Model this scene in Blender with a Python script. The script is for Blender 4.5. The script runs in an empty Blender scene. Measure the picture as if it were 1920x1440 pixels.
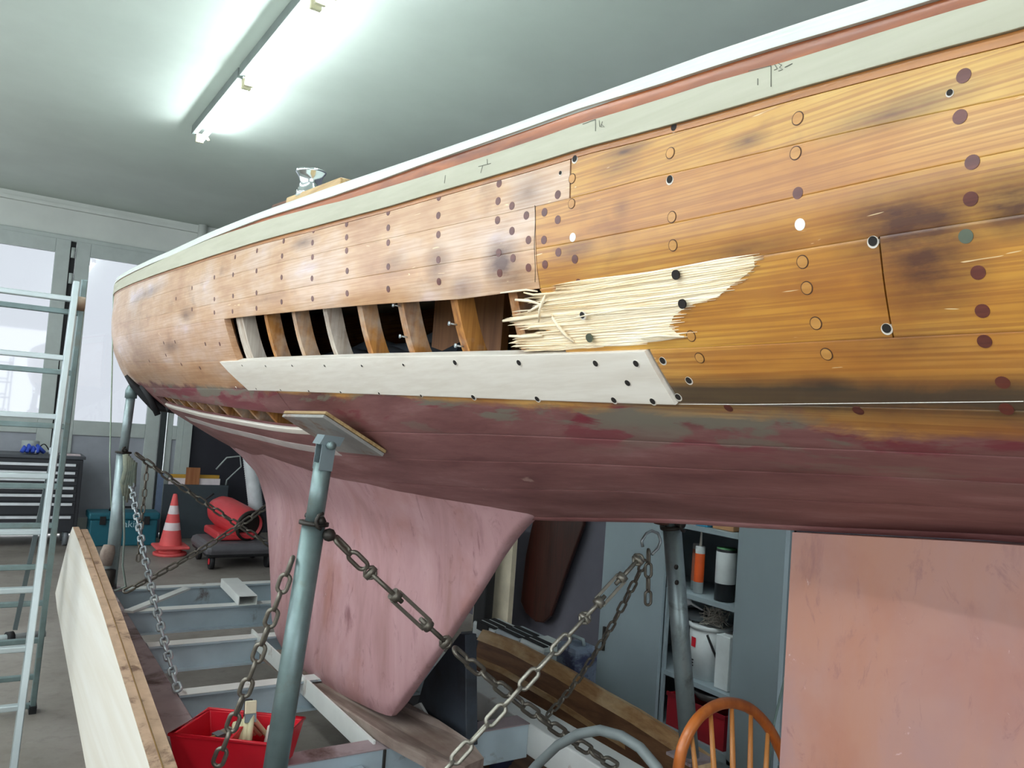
import bpy, math, random
import numpy as np
from mathutils import Vector, Matrix, noise
random.seed(7)
SC = bpy.context.scene
COL = SC.collection

# ------------------------------------------------------------------ camera
FPX = 1500.; YAW = math.radians(33.2); PIT = math.radians(2.9); ROL = math.radians(4.2); HC = 1.65
fwd = np.array([math.sin(YAW)*math.cos(PIT), math.cos(YAW)*math.cos(PIT), math.sin(PIT)])
r0 = np.array([math.cos(YAW), -math.sin(YAW), 0.]); u0 = np.cross(r0, fwd)
cr, sr = math.cos(ROL), math.sin(ROL)
cright = r0*cr + u0*sr; cup = u0*cr - r0*sr
camd = bpy.data.cameras.new('camera'); camd.sensor_width = 36; camd.lens = 36*FPX/1920; camd.clip_start = .02
cam = bpy.data.objects.new('camera', camd); COL.objects.link(cam)
M = Matrix.Identity(4)
for i in range(3):
    M[i][0] = cright[i]; M[i][1] = cup[i]; M[i][2] = -fwd[i]
M[2][3] = HC
cam.matrix_world = M
SC.camera = cam

# ------------------------------------------------------------------ world, light, exposure
W = bpy.data.worlds.new('overcast_daylight'); SC.world = W; W.use_nodes = True
W.node_tree.nodes['Background'].inputs[0].default_value = (.88, .94, 1, 1)
W.node_tree.nodes['Background'].inputs[1].default_value = 3.2
SC.view_settings.view_transform = 'Standard'; SC.view_settings.look = 'None'
SC.view_settings.gamma = 1; SC.view_settings.use_curve_mapping = False
SC.view_settings.exposure = 0.42
TUBE_E = 27.0

def portal(loc, rot, sx, sy):
    l = bpy.data.lights.new('daylight_portal', 'AREA'); l.shape = 'RECTANGLE'; l.size = sx; l.size_y = sy
    l.cycles.is_portal = True
    o = bpy.data.objects.new('daylight_portal', l); COL.objects.link(o); o.location = loc; o.rotation_euler = rot
portal((-.2, 10.75, 2.3), (math.pi/2, 0, math.pi), 5.2, 2.3)          # glazed doors of the far wall, light goes -Y
portal((-3.32, 3.7, 2.45), (0, math.pi/2, math.pi), 1.85, 10.8)  # window band of the left wall

portal((-.6, -4.62, 2.1), (math.pi/2, 0, 0), 4.4, 2.4)         # glazed gate of the back wall, light goes +Y

# ------------------------------------------------------------------ measuring helpers (sight line of the photograph cut with a real plane)
O3 = np.array([0, 0, HC])
def ray(x, y): return fwd + cright*(x-960)/FPX + cup*(720-y)/FPX
def RX(x, y, v): d = ray(x, y); return O3 + d*(v/d[0])
def RY(x, y, v): d = ray(x, y); return O3 + d*(v/d[1])
def RZ(x, y, v): d = ray(x, y); return O3 + d*((v-HC)/d[2])

# ------------------------------------------------------------------ object helpers
WL = {}
def tag(o, label=None, cat=None, group=None, kind=None):
    if label: o['label'] = label
    if cat: o['category'] = cat
    if group: o['group'] = group
    if kind: o['kind'] = kind
    return o
def thing(name, label, cat, loc=(0, 0, 0), group=None):
    o = bpy.data.objects.new(name, None); COL.objects.link(o); o.location = loc; o.empty_display_size = .1
    WL[o.name] = Vector(loc)
    return tag(o, label, cat, group)
def link(name, me, parent=None):
    o = bpy.data.objects.new(name, me); COL.objects.link(o)
    if parent is not None: o.parent = parent
    return o
def off(parent): return WL.get(parent.name, Vector((0, 0, 0))) if parent is not None else Vector((0, 0, 0))

def perp(d):
    d = Vector(d).normalized(); a = Vector((0, 0, 1)) if abs(d.z) < .9 else Vector((1, 0, 0))
    u = d.cross(a).normalized(); return u, d.cross(u).normalized()

class MB:
    def __init__(s): s.v = []; s.f = []; s.sm = []
    def add(s, vs, fs, smooth=False):
        n = len(s.v); s.v += [tuple(float(c) for c in q) for q in vs]
        for f in fs: s.f.append([i+n for i in f]); s.sm.append(smooth)
        return s
    def box(s, a, b):
        (x0, y0, z0), (x1, y1, z1) = a, b
        x0, x1 = min(x0, x1), max(x0, x1); y0, y1 = min(y0, y1), max(y0, y1); z0, z1 = min(z0, z1), max(z0, z1)
        return s.hexa([(x0, y0, z0), (x1, y0, z0), (x1, y1, z0), (x0, y1, z0), (x0, y0, z1), (x1, y0, z1), (x1, y1, z1), (x0, y1, z1)])
    def hexa(s, p):
        return s.add(p, [(0, 3, 2, 1), (4, 5, 6, 7), (0, 1, 5, 4), (1, 2, 6, 5), (2, 3, 7, 6), (3, 0, 4, 7)])
    def beam(s, a, b, w, h, up=(0, 0, 1)):       # rectangular bar from a to b
        a = Vector(a); b = Vector(b); d = (b-a).normalized(); up = Vector(up)
        if abs(d.dot(up)) > .98: up = Vector((0, 1, 0))
        u = d.cross(up).normalized()*w/2; v = u.cross(d).normalized()*h/2
        return s.hexa([a-u-v, a+u-v, b+u-v, b-u-v, a-u+v, a+u+v, b+u+v, b-u+v])
    def tube(s, pts, r, n=10, caps=True, closed=False):
        pts = [Vector(p) for p in pts]; m = len(pts); rs = r if hasattr(r, '__len__') else [r]*m
        vs = []; u = None
        for i, p in enumerate(pts):
            if closed: d = pts[(i+1) % m]-pts[i-1]
            else: d = pts[min(i+1, m-1)]-pts[max(i-1, 0)]
            d.normalize()
            if u is None: u, _ = perp(d)
            u = (u-d*u.dot(d)).normalized(); w = d.cross(u)
            for k in range(n):
                a = 2*math.pi*k/n; vs.append(p+(u*math.cos(a)+w*math.sin(a))*rs[i])
        fs = []
        for i in range(m if closed else m-1):
            j = (i+1) % m
            for k in range(n): fs.append((i*n+k, i*n+(k+1) % n, j*n+(k+1) % n, j*n+k))
        s.add(vs, fs, True)
        if caps and not closed:
            c0 = len(s.v)-len(vs); s.f += [[c0+k for k in range(n)][::-1], [c0+(m-1)*n+k for k in range(n)]]; s.sm += [False]*2
        return s
    def cyl(s, a, b, r, r2=None, n=20): return s.tube([a, b], [r, r if r2 is None else r2], n)
    def lathe(s, prof, o, ax=(0, 0, 1), n=28):
        o = Vector(o); ax = Vector(ax).normalized(); u, w = perp(ax)
        vs = []; m = len(prof)
        for (r, h) in prof:
            for k in range(n):
                a = 2*math.pi*k/n; vs.append(o+ax*h+(u*math.cos(a)+w*math.sin(a))*max(r, 1e-5))
        fs = [(i*n+k, i*n+(k+1) % n, (i+1)*n+(k+1) % n, (i+1)*n+k) for i in range(m-1) for k in range(n)]
        return s.add(vs, fs, True)
    def prism(s, poly, d):                       # polygon (3D points) pushed by vector d
        n = len(poly); d = Vector(d); a = [Vector(p) for p in poly]; b = [p+d for p in a]
        return s.add(a+b, [list(range(n))[::-1], [n+i for i in range(n)]]+[(i, (i+1) % n, n+(i+1) % n, n+i) for i in range(n)])
    def mesh(s, name, mat, o=(0, 0, 0)):
        o = Vector(o); me = bpy.data.meshes.new(name)
        me.from_pydata([(x-o.x, y-o.y, z-o.z) for x, y, z in s.v], [], s.f); me.validate()
        if len(me.polygons) == len(s.sm): me.polygons.foreach_set('use_smooth', s.sm)
        if mat: me.materials.append(mat)
        return me
    def build(s, name, mat, parent=None, bev=0, label=None, loc=None, fix=True):
        o = link(name, s.mesh(name, mat, off(parent)), parent)
        if parent is not None and parent.type == 'MESH': pass
        WL[o.name] = off(parent)
        if fix:
            import bmesh
            bm = bmesh.new(); bm.from_mesh(o.data); bmesh.ops.recalc_face_normals(bm, faces=bm.faces); bm.to_mesh(o.data); bm.free()
        if bev:
            m = o.modifiers.new('bevel', 'BEVEL'); m.width = bev; m.segments = 2; m.limit_method = 'ANGLE'; m.angle_limit = math.radians(50)
        if label: o['label'] = label
        return o
def sub(parent): return parent                    # a child of a mesh part keeps the world offset of its thing

# ------------------------------------------------------------------ materials
def srgb(r, g, b):
    f = lambda c: (c/255/12.92) if c/255 <= .04045 else ((c/255+.055)/1.055)**2.4
    return (f(r), f(g), f(b), 1)
class NT:
    def __init__(s, name):
        s.m = bpy.data.materials.new(name); s.m.use_nodes = True; s.t = s.m.node_tree
        s.b = s.t.nodes['Principled BSDF']
    def n(s, typ, **kw):
        x = s.t.nodes.new(typ)
        for k, v in kw.items(): setattr(x, k, v)
        return x
    def L(s, a, b): s.t.links.new(a, b)
    def pos(s):
        if not hasattr(s, '_p'): s._p = s.n('ShaderNodeNewGeometry').outputs['Position']
        return s._p
    def obj(s): return s.n('ShaderNodeTexCoord').outputs['Object']
    def mapv(s, vec, sc=(1, 1, 1), loc=(0, 0, 0), rot=(0, 0, 0)):
        x = s.n('ShaderNodeMapping'); s.L(vec, x.inputs[0]); x.inputs['Scale'].default_value = sc; x.inputs['Location'].default_value = loc; x.inputs['Rotation'].default_value = rot
        return x.outputs[0]
    def noise(s, vec, scale=5, detail=4, rough=.55, dist=0):
        x = s.n('ShaderNodeTexNoise'); s.L(vec, x.inputs['Vector']); x.inputs['Scale'].default_value = scale; x.inputs['Detail'].default_value = detail
        x.inputs['Roughness'].default_value = rough; x.inputs['Distortion'].default_value = dist
        return x.outputs['Fac']
    def ramp(s, fac, stops, interp='LINEAR'):
        x = s.n('ShaderNodeValToRGB'); s.L(fac, x.inputs[0]); r = x.color_ramp; r.interpolation = interp
        while len(r.elements) < len(stops): r.elements.new(.5)
        for e, (p, c) in zip(r.elements, stops): e.position = p; e.color = c if hasattr(c, '__len__') else (c, c, c, 1)
        return x.outputs[0]
    def mix(s, fac, a, b, mode='MIX'):
        x = s.n('ShaderNodeMix', data_type='RGBA', blend_type=mode)
        for sock, val in ((x.inputs[0], fac), (x.inputs[6], a), (x.inputs[7], b)):
            if hasattr(val, 'links') or isinstance(val, bpy.types.NodeSocket): s.L(val, sock)
            else: sock.default_value = val
        return x.outputs[2]
    def math(s, op, a, b=0, c=0, clamp=False):
        x = s.n('ShaderNodeMath', operation=op); x.use_clamp = clamp
        for sock, val in zip(x.inputs, (a, b, c)):
            if isinstance(val, bpy.types.NodeSocket): s.L(val, sock)
            else: sock.default_value = val
        return x.outputs[0]
    def bump(s, h, strength=.3, dist=.002):
        x = s.n('ShaderNodeBump'); s.L(h, x.inputs['Height']); x.inputs['Strength'].default_value = strength; x.inputs['Distance'].default_value = dist
        s.L(x.outputs[0], s.b.inputs['Normal']); return x
def pm(name, rgb, rough=.5, metal=0., var=.12, scale=8., bump=0., stretch=(1, 1, 1), rgb2=None, thr=(.4, .65), spec=None, coat=0., trans=0.):
    t = NT(name); c = srgb(*rgb)
    v = t.mapv(t.obj(), stretch)
    nz = t.noise(v, scale, 5, .6)
    d = tuple(x*(1-var) for x in c[:3])+(1,); u = tuple(min(1, x*(1+var)) for x in c[:3])+(1,)
    colr = t.ramp(nz, [(.3, d), (.7, u)])
    if rgb2:
        n2 = t.noise(v, scale*.7, 8, .65, .4)
        colr = t.mix(t.ramp(n2, [(thr[0], 0.), (thr[1], 1.)]), colr, srgb(*rgb2))
    t.L(colr, t.b.inputs['Base Color'])
    t.b.inputs['Roughness'].default_value = rough; t.b.inputs['Metallic'].default_value = metal
    if spec is not None: t.b.inputs['Specular IOR Level'].default_value = spec
    if coat: t.b.inputs['Coat Weight'].default_value = coat; t.b.inputs['Coat Roughness'].default_value = .15
    if bump: t.bump(t.noise(v, scale*4, 6, .6), bump, .003)
    return t.m
def emat(name, rgb, e):
    t = NT(name); t.b.inputs['Base Color'].default_value = srgb(*rgb)
    t.b.inputs['Emission Color'].default_value = srgb(*rgb); t.b.inputs['Emission Strength'].default_value = e
    return t.m
def wood(name, light, dark, axis='Y', rough=.5, coat=0., ring=60., bump=.15, blotch=None, world=True):
    t = NT(name); p = t.pos() if world else t.obj()
    st = {'X': (.06, 1, 1), 'Y': (1, .06, 1), 'Z': (1, 1, .06)}[axis]
    v = t.mapv(p, st)
    g1 = t.noise(v, ring, 3, .6, .3); g2 = t.noise(v, ring*.18, 4, .6, .8)
    f = t.math('ADD', t.math('MULTIPLY', g1, .55), t.math('MULTIPLY', g2, .45))
    c = t.ramp(f, [(.36, srgb(*dark)), (.6, srgb(*light))])
    if blotch: c = t.mix(t.ramp(t.noise(t.mapv(p, (1, .5, 1)), 6, 5, .6), [(.48, 0.), (.72, .8)]), c, srgb(*blotch))
    t.L(c, t.b.inputs['Base Color']); t.b.inputs['Roughness'].default_value = rough
    t.b.inputs['Coat Weight'].default_value = coat; t.b.inputs['Coat Roughness'].default_value = .12
    t.bump(g1, bump, .001)
    return t.m
MAT = {}
# ---- hull finish: varnished pine above, worn red bottom paint below
def hull_hit(x, y):
    r = ray(x, y); k = r[0]/r[1]; m = r[2]/r[1]; pv = None
    Yv = .05
    while Yv < 6.3:
        h = HC+m*Yv; F = (Xu(Yv, h) if h > EB-.02 else 9)-k*Yv
        if pv is not None and F < 0 <= pv[1]:
            a, b = pv[0], Yv
            for _ in range(25):
                c = (a+b)/2; h = HC+m*c
                if Xu(c, h)-k*c < 0: b = c
                else: a = c
            return c, HC+m*c
        pv = (Yv, F); Yv += .02
    return None
HY = [-1.2,-.3,.1,.44,.655,.876,1.107,1.312,1.505,1.715,1.904,2.093,2.298,2.515,3,3.5,4,4.5,5,5.4,5.8,6.2,6.8,7.4,8,8.5]
HX = [1.02,.9,.845,.821,.829,.828,.817,.794,.768,.744,.720,.699,.680,.663,.632,.607,.590,.582,.585,.600,.642,.705,.83,.99,1.18,1.345]
GH = [1.706,1.736,1.777,1.81,1.85,1.90,1.945,2.0,2.05,2.12,2.8]
GX = [.128,.106,.077,.061,.045,.029,.016,.009,.004,0,0]
def smooth_tab(x, y, lo, hi, n, w):
    xs = np.linspace(lo, hi, n); ys = np.interp(xs, x, y); k = np.hanning(w+2)[1:-1]; k /= k.sum()
    yp = np.concatenate([2*ys[0]-ys[w//2:0:-1], ys, 2*ys[-1]-ys[-2:-w//2-1:-1]])
    return xs, np.convolve(yp, k, 'valid')[:n]
_xa, _xb = smooth_tab(HY, HX, -1.2, 8.5, 400, 19)
_ga, _gb = smooth_tab(GH, GX, 1.706, 2.8, 400, 17)
_ka, _kb = smooth_tab([-1.2,-.3,.6,1.02,1.36,1.886,2.5,3,4,4.7,5.37,6.17,7.2,8,8.5], [1.66,1.60,1.537,1.491,1.458,1.389,1.33,1.30,1.30,1.34,1.425,1.50,1.60,1.66,1.69], -1.2, 8.5, 400, 15)
_ta, _tb = smooth_tab([-1.2,.3,.53,.7,.85,1.08,1.57,1.94,2.21,2.55,3,3.6,4.5,5.7,8.5], [2.12,2.141,2.162,2.184,2.197,2.209,2.215,2.223,2.229,2.241,2.255,2.267,2.304,2.36,2.52], -1.2, 8.5, 400, 9)
EB = 1.706; CX = 1.35
def Xu(Y, h):
    g = float(np.interp(h, _ga, _gb)); s = float(np.interp(Y, [2.5, 5.7, 8.5], [1, 1.6, .2]))
    return min(CX-.002, float(np.interp(Y, _xa, _xb))+s*g)
def hK(Y): return float(np.interp(Y, _ka, _kb))
def hT(Y): return float(np.interp(Y, _ta, _tb))
def surf(Y, q, inset=0.):
    if inset:
        e = .01; a = surf(Y+e, q)-surf(Y-e, q); b = surf(Y, min(q+e, 2))-surf(Y, max(q-e, 0))
        n = a.cross(b).normalized()
        if n.x > 0: n = -n                      # outward, towards -X
        if q > 1.9: n.x *= .3; n.normalize()
        return surf(Y, q)-n*inset
    if q <= 1:
        h = hT(Y)+(EB-hT(Y))*q; return Vector((Xu(Y, h), Y, h))
    s = min(q-1, 1); x0 = Xu(Y, EB); k = hK(Y); x1 = x0+.33*(CX-x0); h1 = k+.40*(EB-k); a, b, c = (1-s)**2, 2*s*(1-s), s*s
    return Vector((a*x0+b*x1+c*CX, Y, a*EB+b*h1+c*k))
def q_of(Y, h): return (hT(Y)-h)/(hT(Y)-EB)
def tabf(ys, vs): return lambda Y: float(np.interp(Y, ys, vs))
row = dict(
 T=lambda Y: 0.,
 B0=lambda Y: q_of(Y, hT(Y)-float(np.interp(Y, [.4, .7, .9, 1.1, 1.3, 1.6, 1.75, 2, 2.5, 3, 5], [.0125, .012, .011, .005, .006, .009, .013, .016, .011, .013, .013]))),
 S1=lambda Y: q_of(Y, tabf([-1.2, .3, .63, .8, 1.08, 1.56, 1.93, 2.4, 3, 4, 5, 8.5], [2.09, 2.109, 2.139, 2.157, 2.175, 2.177, 2.185, 2.212, 2.238, 2.265, 2.305, 2.48])(Y)),
 S2=lambda Y: q_of(Y, tabf([-1.2, .38, .66, 1.07, 1.71, 2.1, 2.53, 3.32, 4.18, 5.25, 5.8, 8.5], [2.05, 2.079, 2.103, 2.13, 2.133, 2.142, 2.158, 2.183, 2.216, 2.262, 2.285, 2.40])(Y)),
 S3=lambda Y: q_of(Y, tabf([-1.2, .38, .66, 1.07, 1.71, 2.1, 2.53, 3.32, 4.18, 5.25, 5.8, 8.5], [2.04, 2.066, 2.091, 2.119, 2.123, 2.131, 2.148, 2.174, 2.207, 2.252, 2.275, 2.39])(Y)),
 a=lambda Y: q_of(Y, tabf([-1.2, .38, .6, .93, 1.5, 2.5, 4, 5.5, 8.5], [1.99, 2.014, 2.03, 2.048, 2.056, 2.075, 2.11, 2.17, 2.25])(Y)),
 b=lambda Y: q_of(Y, tabf([-1.2, .4, 1, 1.5, 2.5, 4, 5.5, 8.5], [1.95, 1.962, 1.972, 1.978, 1.99, 2.02, 2.07, 2.13])(Y)),
 c=lambda Y: q_of(Y, tabf([-1.2, .4, 1, 1.45, 1.8, 2.3, 2.9, 4, 5.5, 8.5], [1.892, 1.899, 1.905, 1.902, 1.914, 1.925, 1.941, 1.96, 2.0, 2.02])(Y)),
 d=lambda Y: q_of(Y, tabf([-1.2, .4, 1.3, 1.85, 3, 4, 5.5, 8.5], [1.783, 1.786, 1.790, 1.795, 1.802, 1.815, 1.86, 1.90])(Y)),
 e=lambda Y: 1.0,
 f0=tabf([-1.2, 1, 2, 2.75, 3.57, 4.6, 8.5], [1.20, 1.21, 1.19, 1.168, 1.138, 1.108, 1.09]),
 f=tabf([-1.2, .6, 1.6, 2.76, 3.7, 4.9, 8.5], [1.255, 1.28, 1.262, 1.286, 1.256, 1.215, 1.18]),
 g=tabf([-1.2, 1.4, 2.7, 3.7, 5, 8.5], [1.47, 1.47, 1.475, 1.40, 1.36, 1.36]),
 h=tabf([-1.2, 8.5], [1.72, 1.68]), K=lambda Y: 2.0, g0=tabf([-1.2, 1.4, 2.73, 3.3, 4.26, 8.5], [1.44, 1.44, 1.424, 1.385, 1.339, 1.30]))

def strake(name, r1, r2, y0, y1, mat, parent, th=.022, proud=0., nq=7, ends=None, gap=.00012, color=None, label=None, ystep=.05, sag=.0005):
    """one plank between two rows; ends = (f0(v), f1(v)) shift the end lines along the boat"""
    ra, rb = row[r1] if isinstance(r1, str) else r1, row[r2] if isinstance(r2, str) else r2
    ny = max(2, int((y1-y0)/ystep)+1)
    vv = [0, .012, .03]+[.03+.94*j/(nq-1) for j in range(1, nq-1)]+[.97, .988, 1]
    vv = sorted(set(vv)); nv = len(vv)-1
    top, bot = [], []
    for i in range(ny+1):
        rt, rb_ = [], []
        for j, v in enumerate(vv):
            u = i/ny
            a = y0+(ends[0](v) if ends else 0); b = y1+(ends[1](v) if ends else 0)
            Y = a+(b-a)*u
            qa, qb = ra(Y), rb(Y); gq = gap/.5; q = qa+gq+(qb-qa-2*gq)*v
            sg = sag if j in (0, nv) else (sag*.15 if j in (1, nv-1) else 0)
            rt.append(surf(Y, q, -proud+sg+1e-6))
            if j % 3 == 0 or j == nv: rb_.append(surf(Y, q, -proud+th))
        top.append(rt); bot.append(rb_)
    m = MB(); k = nv+1; kb = len(bot[0])
    m.add([p for r in top for p in r], [(i*k+j, (i+1)*k+j, (i+1)*k+j+1, i*k+j+1) for i in range(ny) for j in range(nv)], True)
    m.add([p for r in bot for p in r], [(i*kb+j, i*kb+j+1, (i+1)*kb+j+1, (i+1)*kb+j) for i in range(ny) for j in range(kb-1)], True)
    for jt, jb in ((0, 0), (nv, kb-1)):
        m.add([r[jt] for r in top]+[r[jb] for r in bot], [(i, i+1, ny+1+i+1, ny+1+i) for i in range(ny)], False)
    for i in (0, ny):
        m.add(top[i]+bot[i], [tuple(range(nv+1))+tuple(range(nv+kb, nv, -1))], False)
    o = m.build(name, mat, parent, label=label)
    if color: o.color = color
    return o

def make_hull_mat():
    t = NT('weathered_hull'); P = t.pos()
    sx = t.n('ShaderNodeSeparateXYZ'); t.L(P, sx.inputs[0]); y, z = sx.outputs[1], sx.outputs[2]
    oi = t.n('ShaderNodeObjectInfo')
    gr = t.noise(t.mapv(P, (.2, .010, 1)), 230, 2, .5, .1)
    g2 = t.noise(t.mapv(P, (.3, .10, 1)), 42, 4, .6, .8)
    bl = t.noise(t.mapv(P, (1, .55, 1.5)), 4.5, 4, .6)
    c = t.ramp(bl, [(.3, srgb(178, 118, 54)), (.47, srgb(206, 150, 76)), (.62, srgb(220, 174, 104)), (.75, srgb(226, 190, 134))])
    c = t.mix(1.0, c, oi.outputs['Color'], 'MULTIPLY')
    c = t.mix(t.math('MULTIPLY', t.ramp(gr, [(.42, .0), (.60, .62)]), oi.outputs['Alpha']), c, srgb(150, 90, 36))
    c = t.mix(t.ramp(g2, [(.5, 0.), (.75, .22)]), c, srgb(150, 92, 40))
    stains = [(1708, 420, .10, .05, .9), (1730, 500, .07, .06, .8), (1895, 380, .05, .035, 1.), (1665, 215, .10, .02, .5), (1170, 285, .06, .012, .6), (1165, 390, .02, .02, .4),
              (940, 490, .055, .05, .85), (965, 520, .05, .04, .5), (990, 360, .06, .04, .35), (570, 455, .09, .02, .5), (740, 495, .06, .03, .4), (820, 500, .05, .05, .5), (670, 400, .1, .015, .45), (870, 540, .05, .03, .4),
              (1400, 265, .04, .012, .6), (1390, 470, .1, .015, .5), (1080, 470, .06, .02, .5), (1540, 722, .05, .012, .7), (350, 590, .12, .03, .5), (275, 550, .4, .03, .5), (320, 650, .2, .03, .45), (1700, 640, .1, .03, .35), (1160, 310, .05, .02, .4), (500, 560, .15, .02, .3)]
    fac = None
    for (px, py, ry, rh, st) in stains:
        hh = hull_hit(px, py)
        if not hh: continue
        mv = t.mapv(P, (0, 1/ry, 1/rh), (0, -hh[0]/ry, -hh[1]/rh))
        l = t.n('ShaderNodeVectorMath', operation='LENGTH'); t.L(mv, l.inputs[0])
        d = t.math('MULTIPLY', t.math('SUBTRACT', 1.25, t.math('MULTIPLY', l.outputs['Value'], 1.)), st, 0, True)
        fac = d if fac is None else t.math('MAXIMUM', fac, d)
    stn = t.noise(t.mapv(P, (1, .35, 1)), 22, 5, .65)
    fac = t.math('MULTIPLY', fac, t.math('MULTIPLY_ADD', stn, 2.6, -.25), 0, True)
    gen = t.ramp(t.noise(t.mapv(P, (1, .8, 1.4)), 9, 4, .6), [(.60, 0.), (.80, .38)])
    fac = t.math('MAXIMUM', fac, gen)
    c = t.mix(t.math('MULTIPLY', fac, .92), c, srgb(66, 28, 22))
    # small white scratches
    scr = t.ramp(t.noise(t.mapv(P, (1, .12, 1)), 75, 2, .5, 1.), [(.735, 0.), (.75, .8)])
    c = t.mix(scr, c, srgb(232, 205, 160))
    # --- bottom paint
    nb = t.noise(t.mapv(P, (1, .35, 1)), 7, 6, .65, .5)
    hb = t.ramp(t.math('DIVIDE', y, 6.), [(.0, .60), (.07, .625), (.14, .69), (.22, .72), (.36, .735), (.49, .83), (.8, .90), (1., 1.)])
    hbz = t.math('ADD', t.math('MULTIPLY_ADD', hb, .2, 1.56), t.math('MULTIPLY', t.math('SUBTRACT', nb, .5), .10))
    red = t.math('MULTIPLY', t.math('SUBTRACT', hbz, z), 60, 0, True)
    n3 = t.noise(t.mapv(P, (1, .22, 1), (3, 1, 2)), 9, 6, .6, .4)
    n4 = t.noise(t.mapv(P, (1, .22, 1), (9, 4, 2)), 10, 5, .6, .4)
    rc = t.ramp(t.noise(t.mapv(P, (1, .15, 1)), 14, 6, .7), [(.3, srgb(106, 62, 60)), (.55, srgb(136, 90, 88)), (.75, srgb(160, 120, 118))])
    top = t.math('MULTIPLY', t.math('SUBTRACT', z, 1.60), 14, 0, True)        # the crimson and filler patches sit high on the bottom
    rc = t.mix(t.math('MULTIPLY', t.ramp(n3, [(.53, 0.), (.57, .85)]), top), rc, srgb(124, 36, 54))
    rc = t.mix(t.math('MULTIPLY', t.ramp(n4, [(.54, 0.), (.58, .9)]), top), rc, srgb(124, 120, 106))
    rc = t.mix(t.ramp(n4, [(.72, 0.), (.74, .6)]), rc, srgb(180, 150, 140))
    grime = t.math('MULTIPLY', t.math('SUBTRACT', 1., t.math('ABSOLUTE', t.math('MULTIPLY', t.math('SUBTRACT', z, 1.718), 30))), t.math('MULTIPLY', t.math('SUBTRACT', 1.35, y), 2.5, 0, True), 0, True)
    grime = t.math('MULTIPLY', grime, t.math('MULTIPLY_ADD', nb, 2.4, .1), 0, True)
    c = t.mix(t.math('MULTIPLY', grime, .9), c, srgb(54, 50, 42))
    c = t.mix(red, c, rc)
    t.L(c, t.b.inputs['Base Color'])
    rr = t.math('MULTIPLY_ADD', red, .16, .38); t.L(rr, t.b.inputs['Roughness'])
    t.L(t.math('MULTIPLY_ADD', red, -.32, .38), t.b.inputs['Coat Weight']); t.b.inputs['Coat Roughness'].default_value = .26
    bb = t.math('ADD', t.math('MULTIPLY', gr, .6), t.math('MULTIPLY', nb, 1.5)); t.bump(bb, .22, .0012)
    return t.m

MAT['hull'] = make_hull_mat()
MAT['raw'] = wood('pale_new_wood', (226, 219, 208), (214, 205, 192), 'Y', .6, ring=90, bump=.1)
MAT['stripe'] = wood('sanded_sheer_plank', (180, 178, 158), (168, 166, 144), 'Y', .5, ring=50, bump=.05)
MAT['white'] = pm('white_deck_paint', (208, 213, 206), .4, var=.05, scale=12)
MAT['varnish'] = wood('red_varnished_strip', (168, 92, 40), (116, 58, 28), 'Y', .4, .15, ring=45, blotch=(90, 42, 30))
MAT['bead'] = wood('golden_bead', (176, 116, 56), (120, 70, 30), 'Y', .35, .3, ring=60)
MAT['rib'] = wood('rib_oak', (190, 130, 62), (120, 66, 28), 'Z', .55, ring=70, blotch=(216, 206, 190))
MAT['inner'] = wood('inner_planking', (120, 76, 40), (70, 40, 22), 'Y', .6, ring=60)
MAT['splinter'] = wood('torn_wood', (252, 240, 216), (234, 212, 174), 'Y', .7, ring=110, bump=.6)
MAT['bung'] = wood('bung_dark', (104, 50, 38), (78, 34, 28), 'Y', .4, .2, ring=160, bump=.05)
MAT['bung_light'] = wood('bung_light', (196, 142, 72), (172, 118, 54), 'Y', .4, .2, ring=160, bump=.05)
MAT['filler'] = pm('white_filler', (240, 236, 226), .6, var=.03)
MAT['hole'] = pm('hole_dark', (28, 22, 18), .8)
MAT['pencil'] = pm('pencil', (96, 98, 92), .8)

# ---- fin keel paint / rudder paint
def paint(name, c1, c2, c3, streak=(1, 1, .35), sc=5, dark=(110, 60, 66), rough=.5):
    t = NT(name); P = t.pos()
    n1 = t.noise(t.mapv(P, streak), sc, 6, .6, .5); n2 = t.noise(t.mapv(P, streak, (5, 2, 1)), sc*1.8, 7, .65, .4)
    c = t.ramp(n1, [(.3, srgb(*c1)), (.5, srgb(*c2)), (.7, srgb(*c3))])
    c = t.mix(t.ramp(n2, [(.58, 0.), (.75, .7)]), c, srgb(*dark))
    c = t.mix(t.ramp(t.noise(t.mapv(P, (1, 1, 1), (7, 3, 5)), sc*.5, 5, .6, .6), [(.5, 0.), (.7, .5)]), c, srgb(156, 98, 80))
    c = t.mix(t.ramp(t.noise(t.mapv(P, (1, 1, .5), (2, 8, 1)), sc*3.2, 7, .7, 1.2), [(.58, 0.), (.70, .5)]), c, srgb(*dark))
    c = t.mix(t.ramp(t.noise(t.mapv(P, (1, .35, .35), (3, 2, 3), (.7, 0, 0)), sc*6, 6, .7, .8), [(.68, 0.), (.72, .6)]), c, srgb(214, 196, 192))
    c = t.mix(t.ramp(t.noise(t.mapv(P, (1, 1, 1), (1, 2, 3)), sc*5, 8, .75, .5), [(.66, 0.), (.70, .55)]), c, srgb(210, 180, 178))
    t.L(c, t.b.inputs['Base Color']); t.b.inputs['Roughness'].default_value = rough
    t.bump(n2, .15, .002); return t.m
MAT['fin'] = paint('keel_paint', (152, 112, 108), (176, 136, 138), (190, 152, 154))
MAT['rudder'] = paint('rudder_paint', (170, 120, 100), (168, 124, 112), (158, 122, 120), (1, 1, .45), 5.5, (118, 76, 84))

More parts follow.
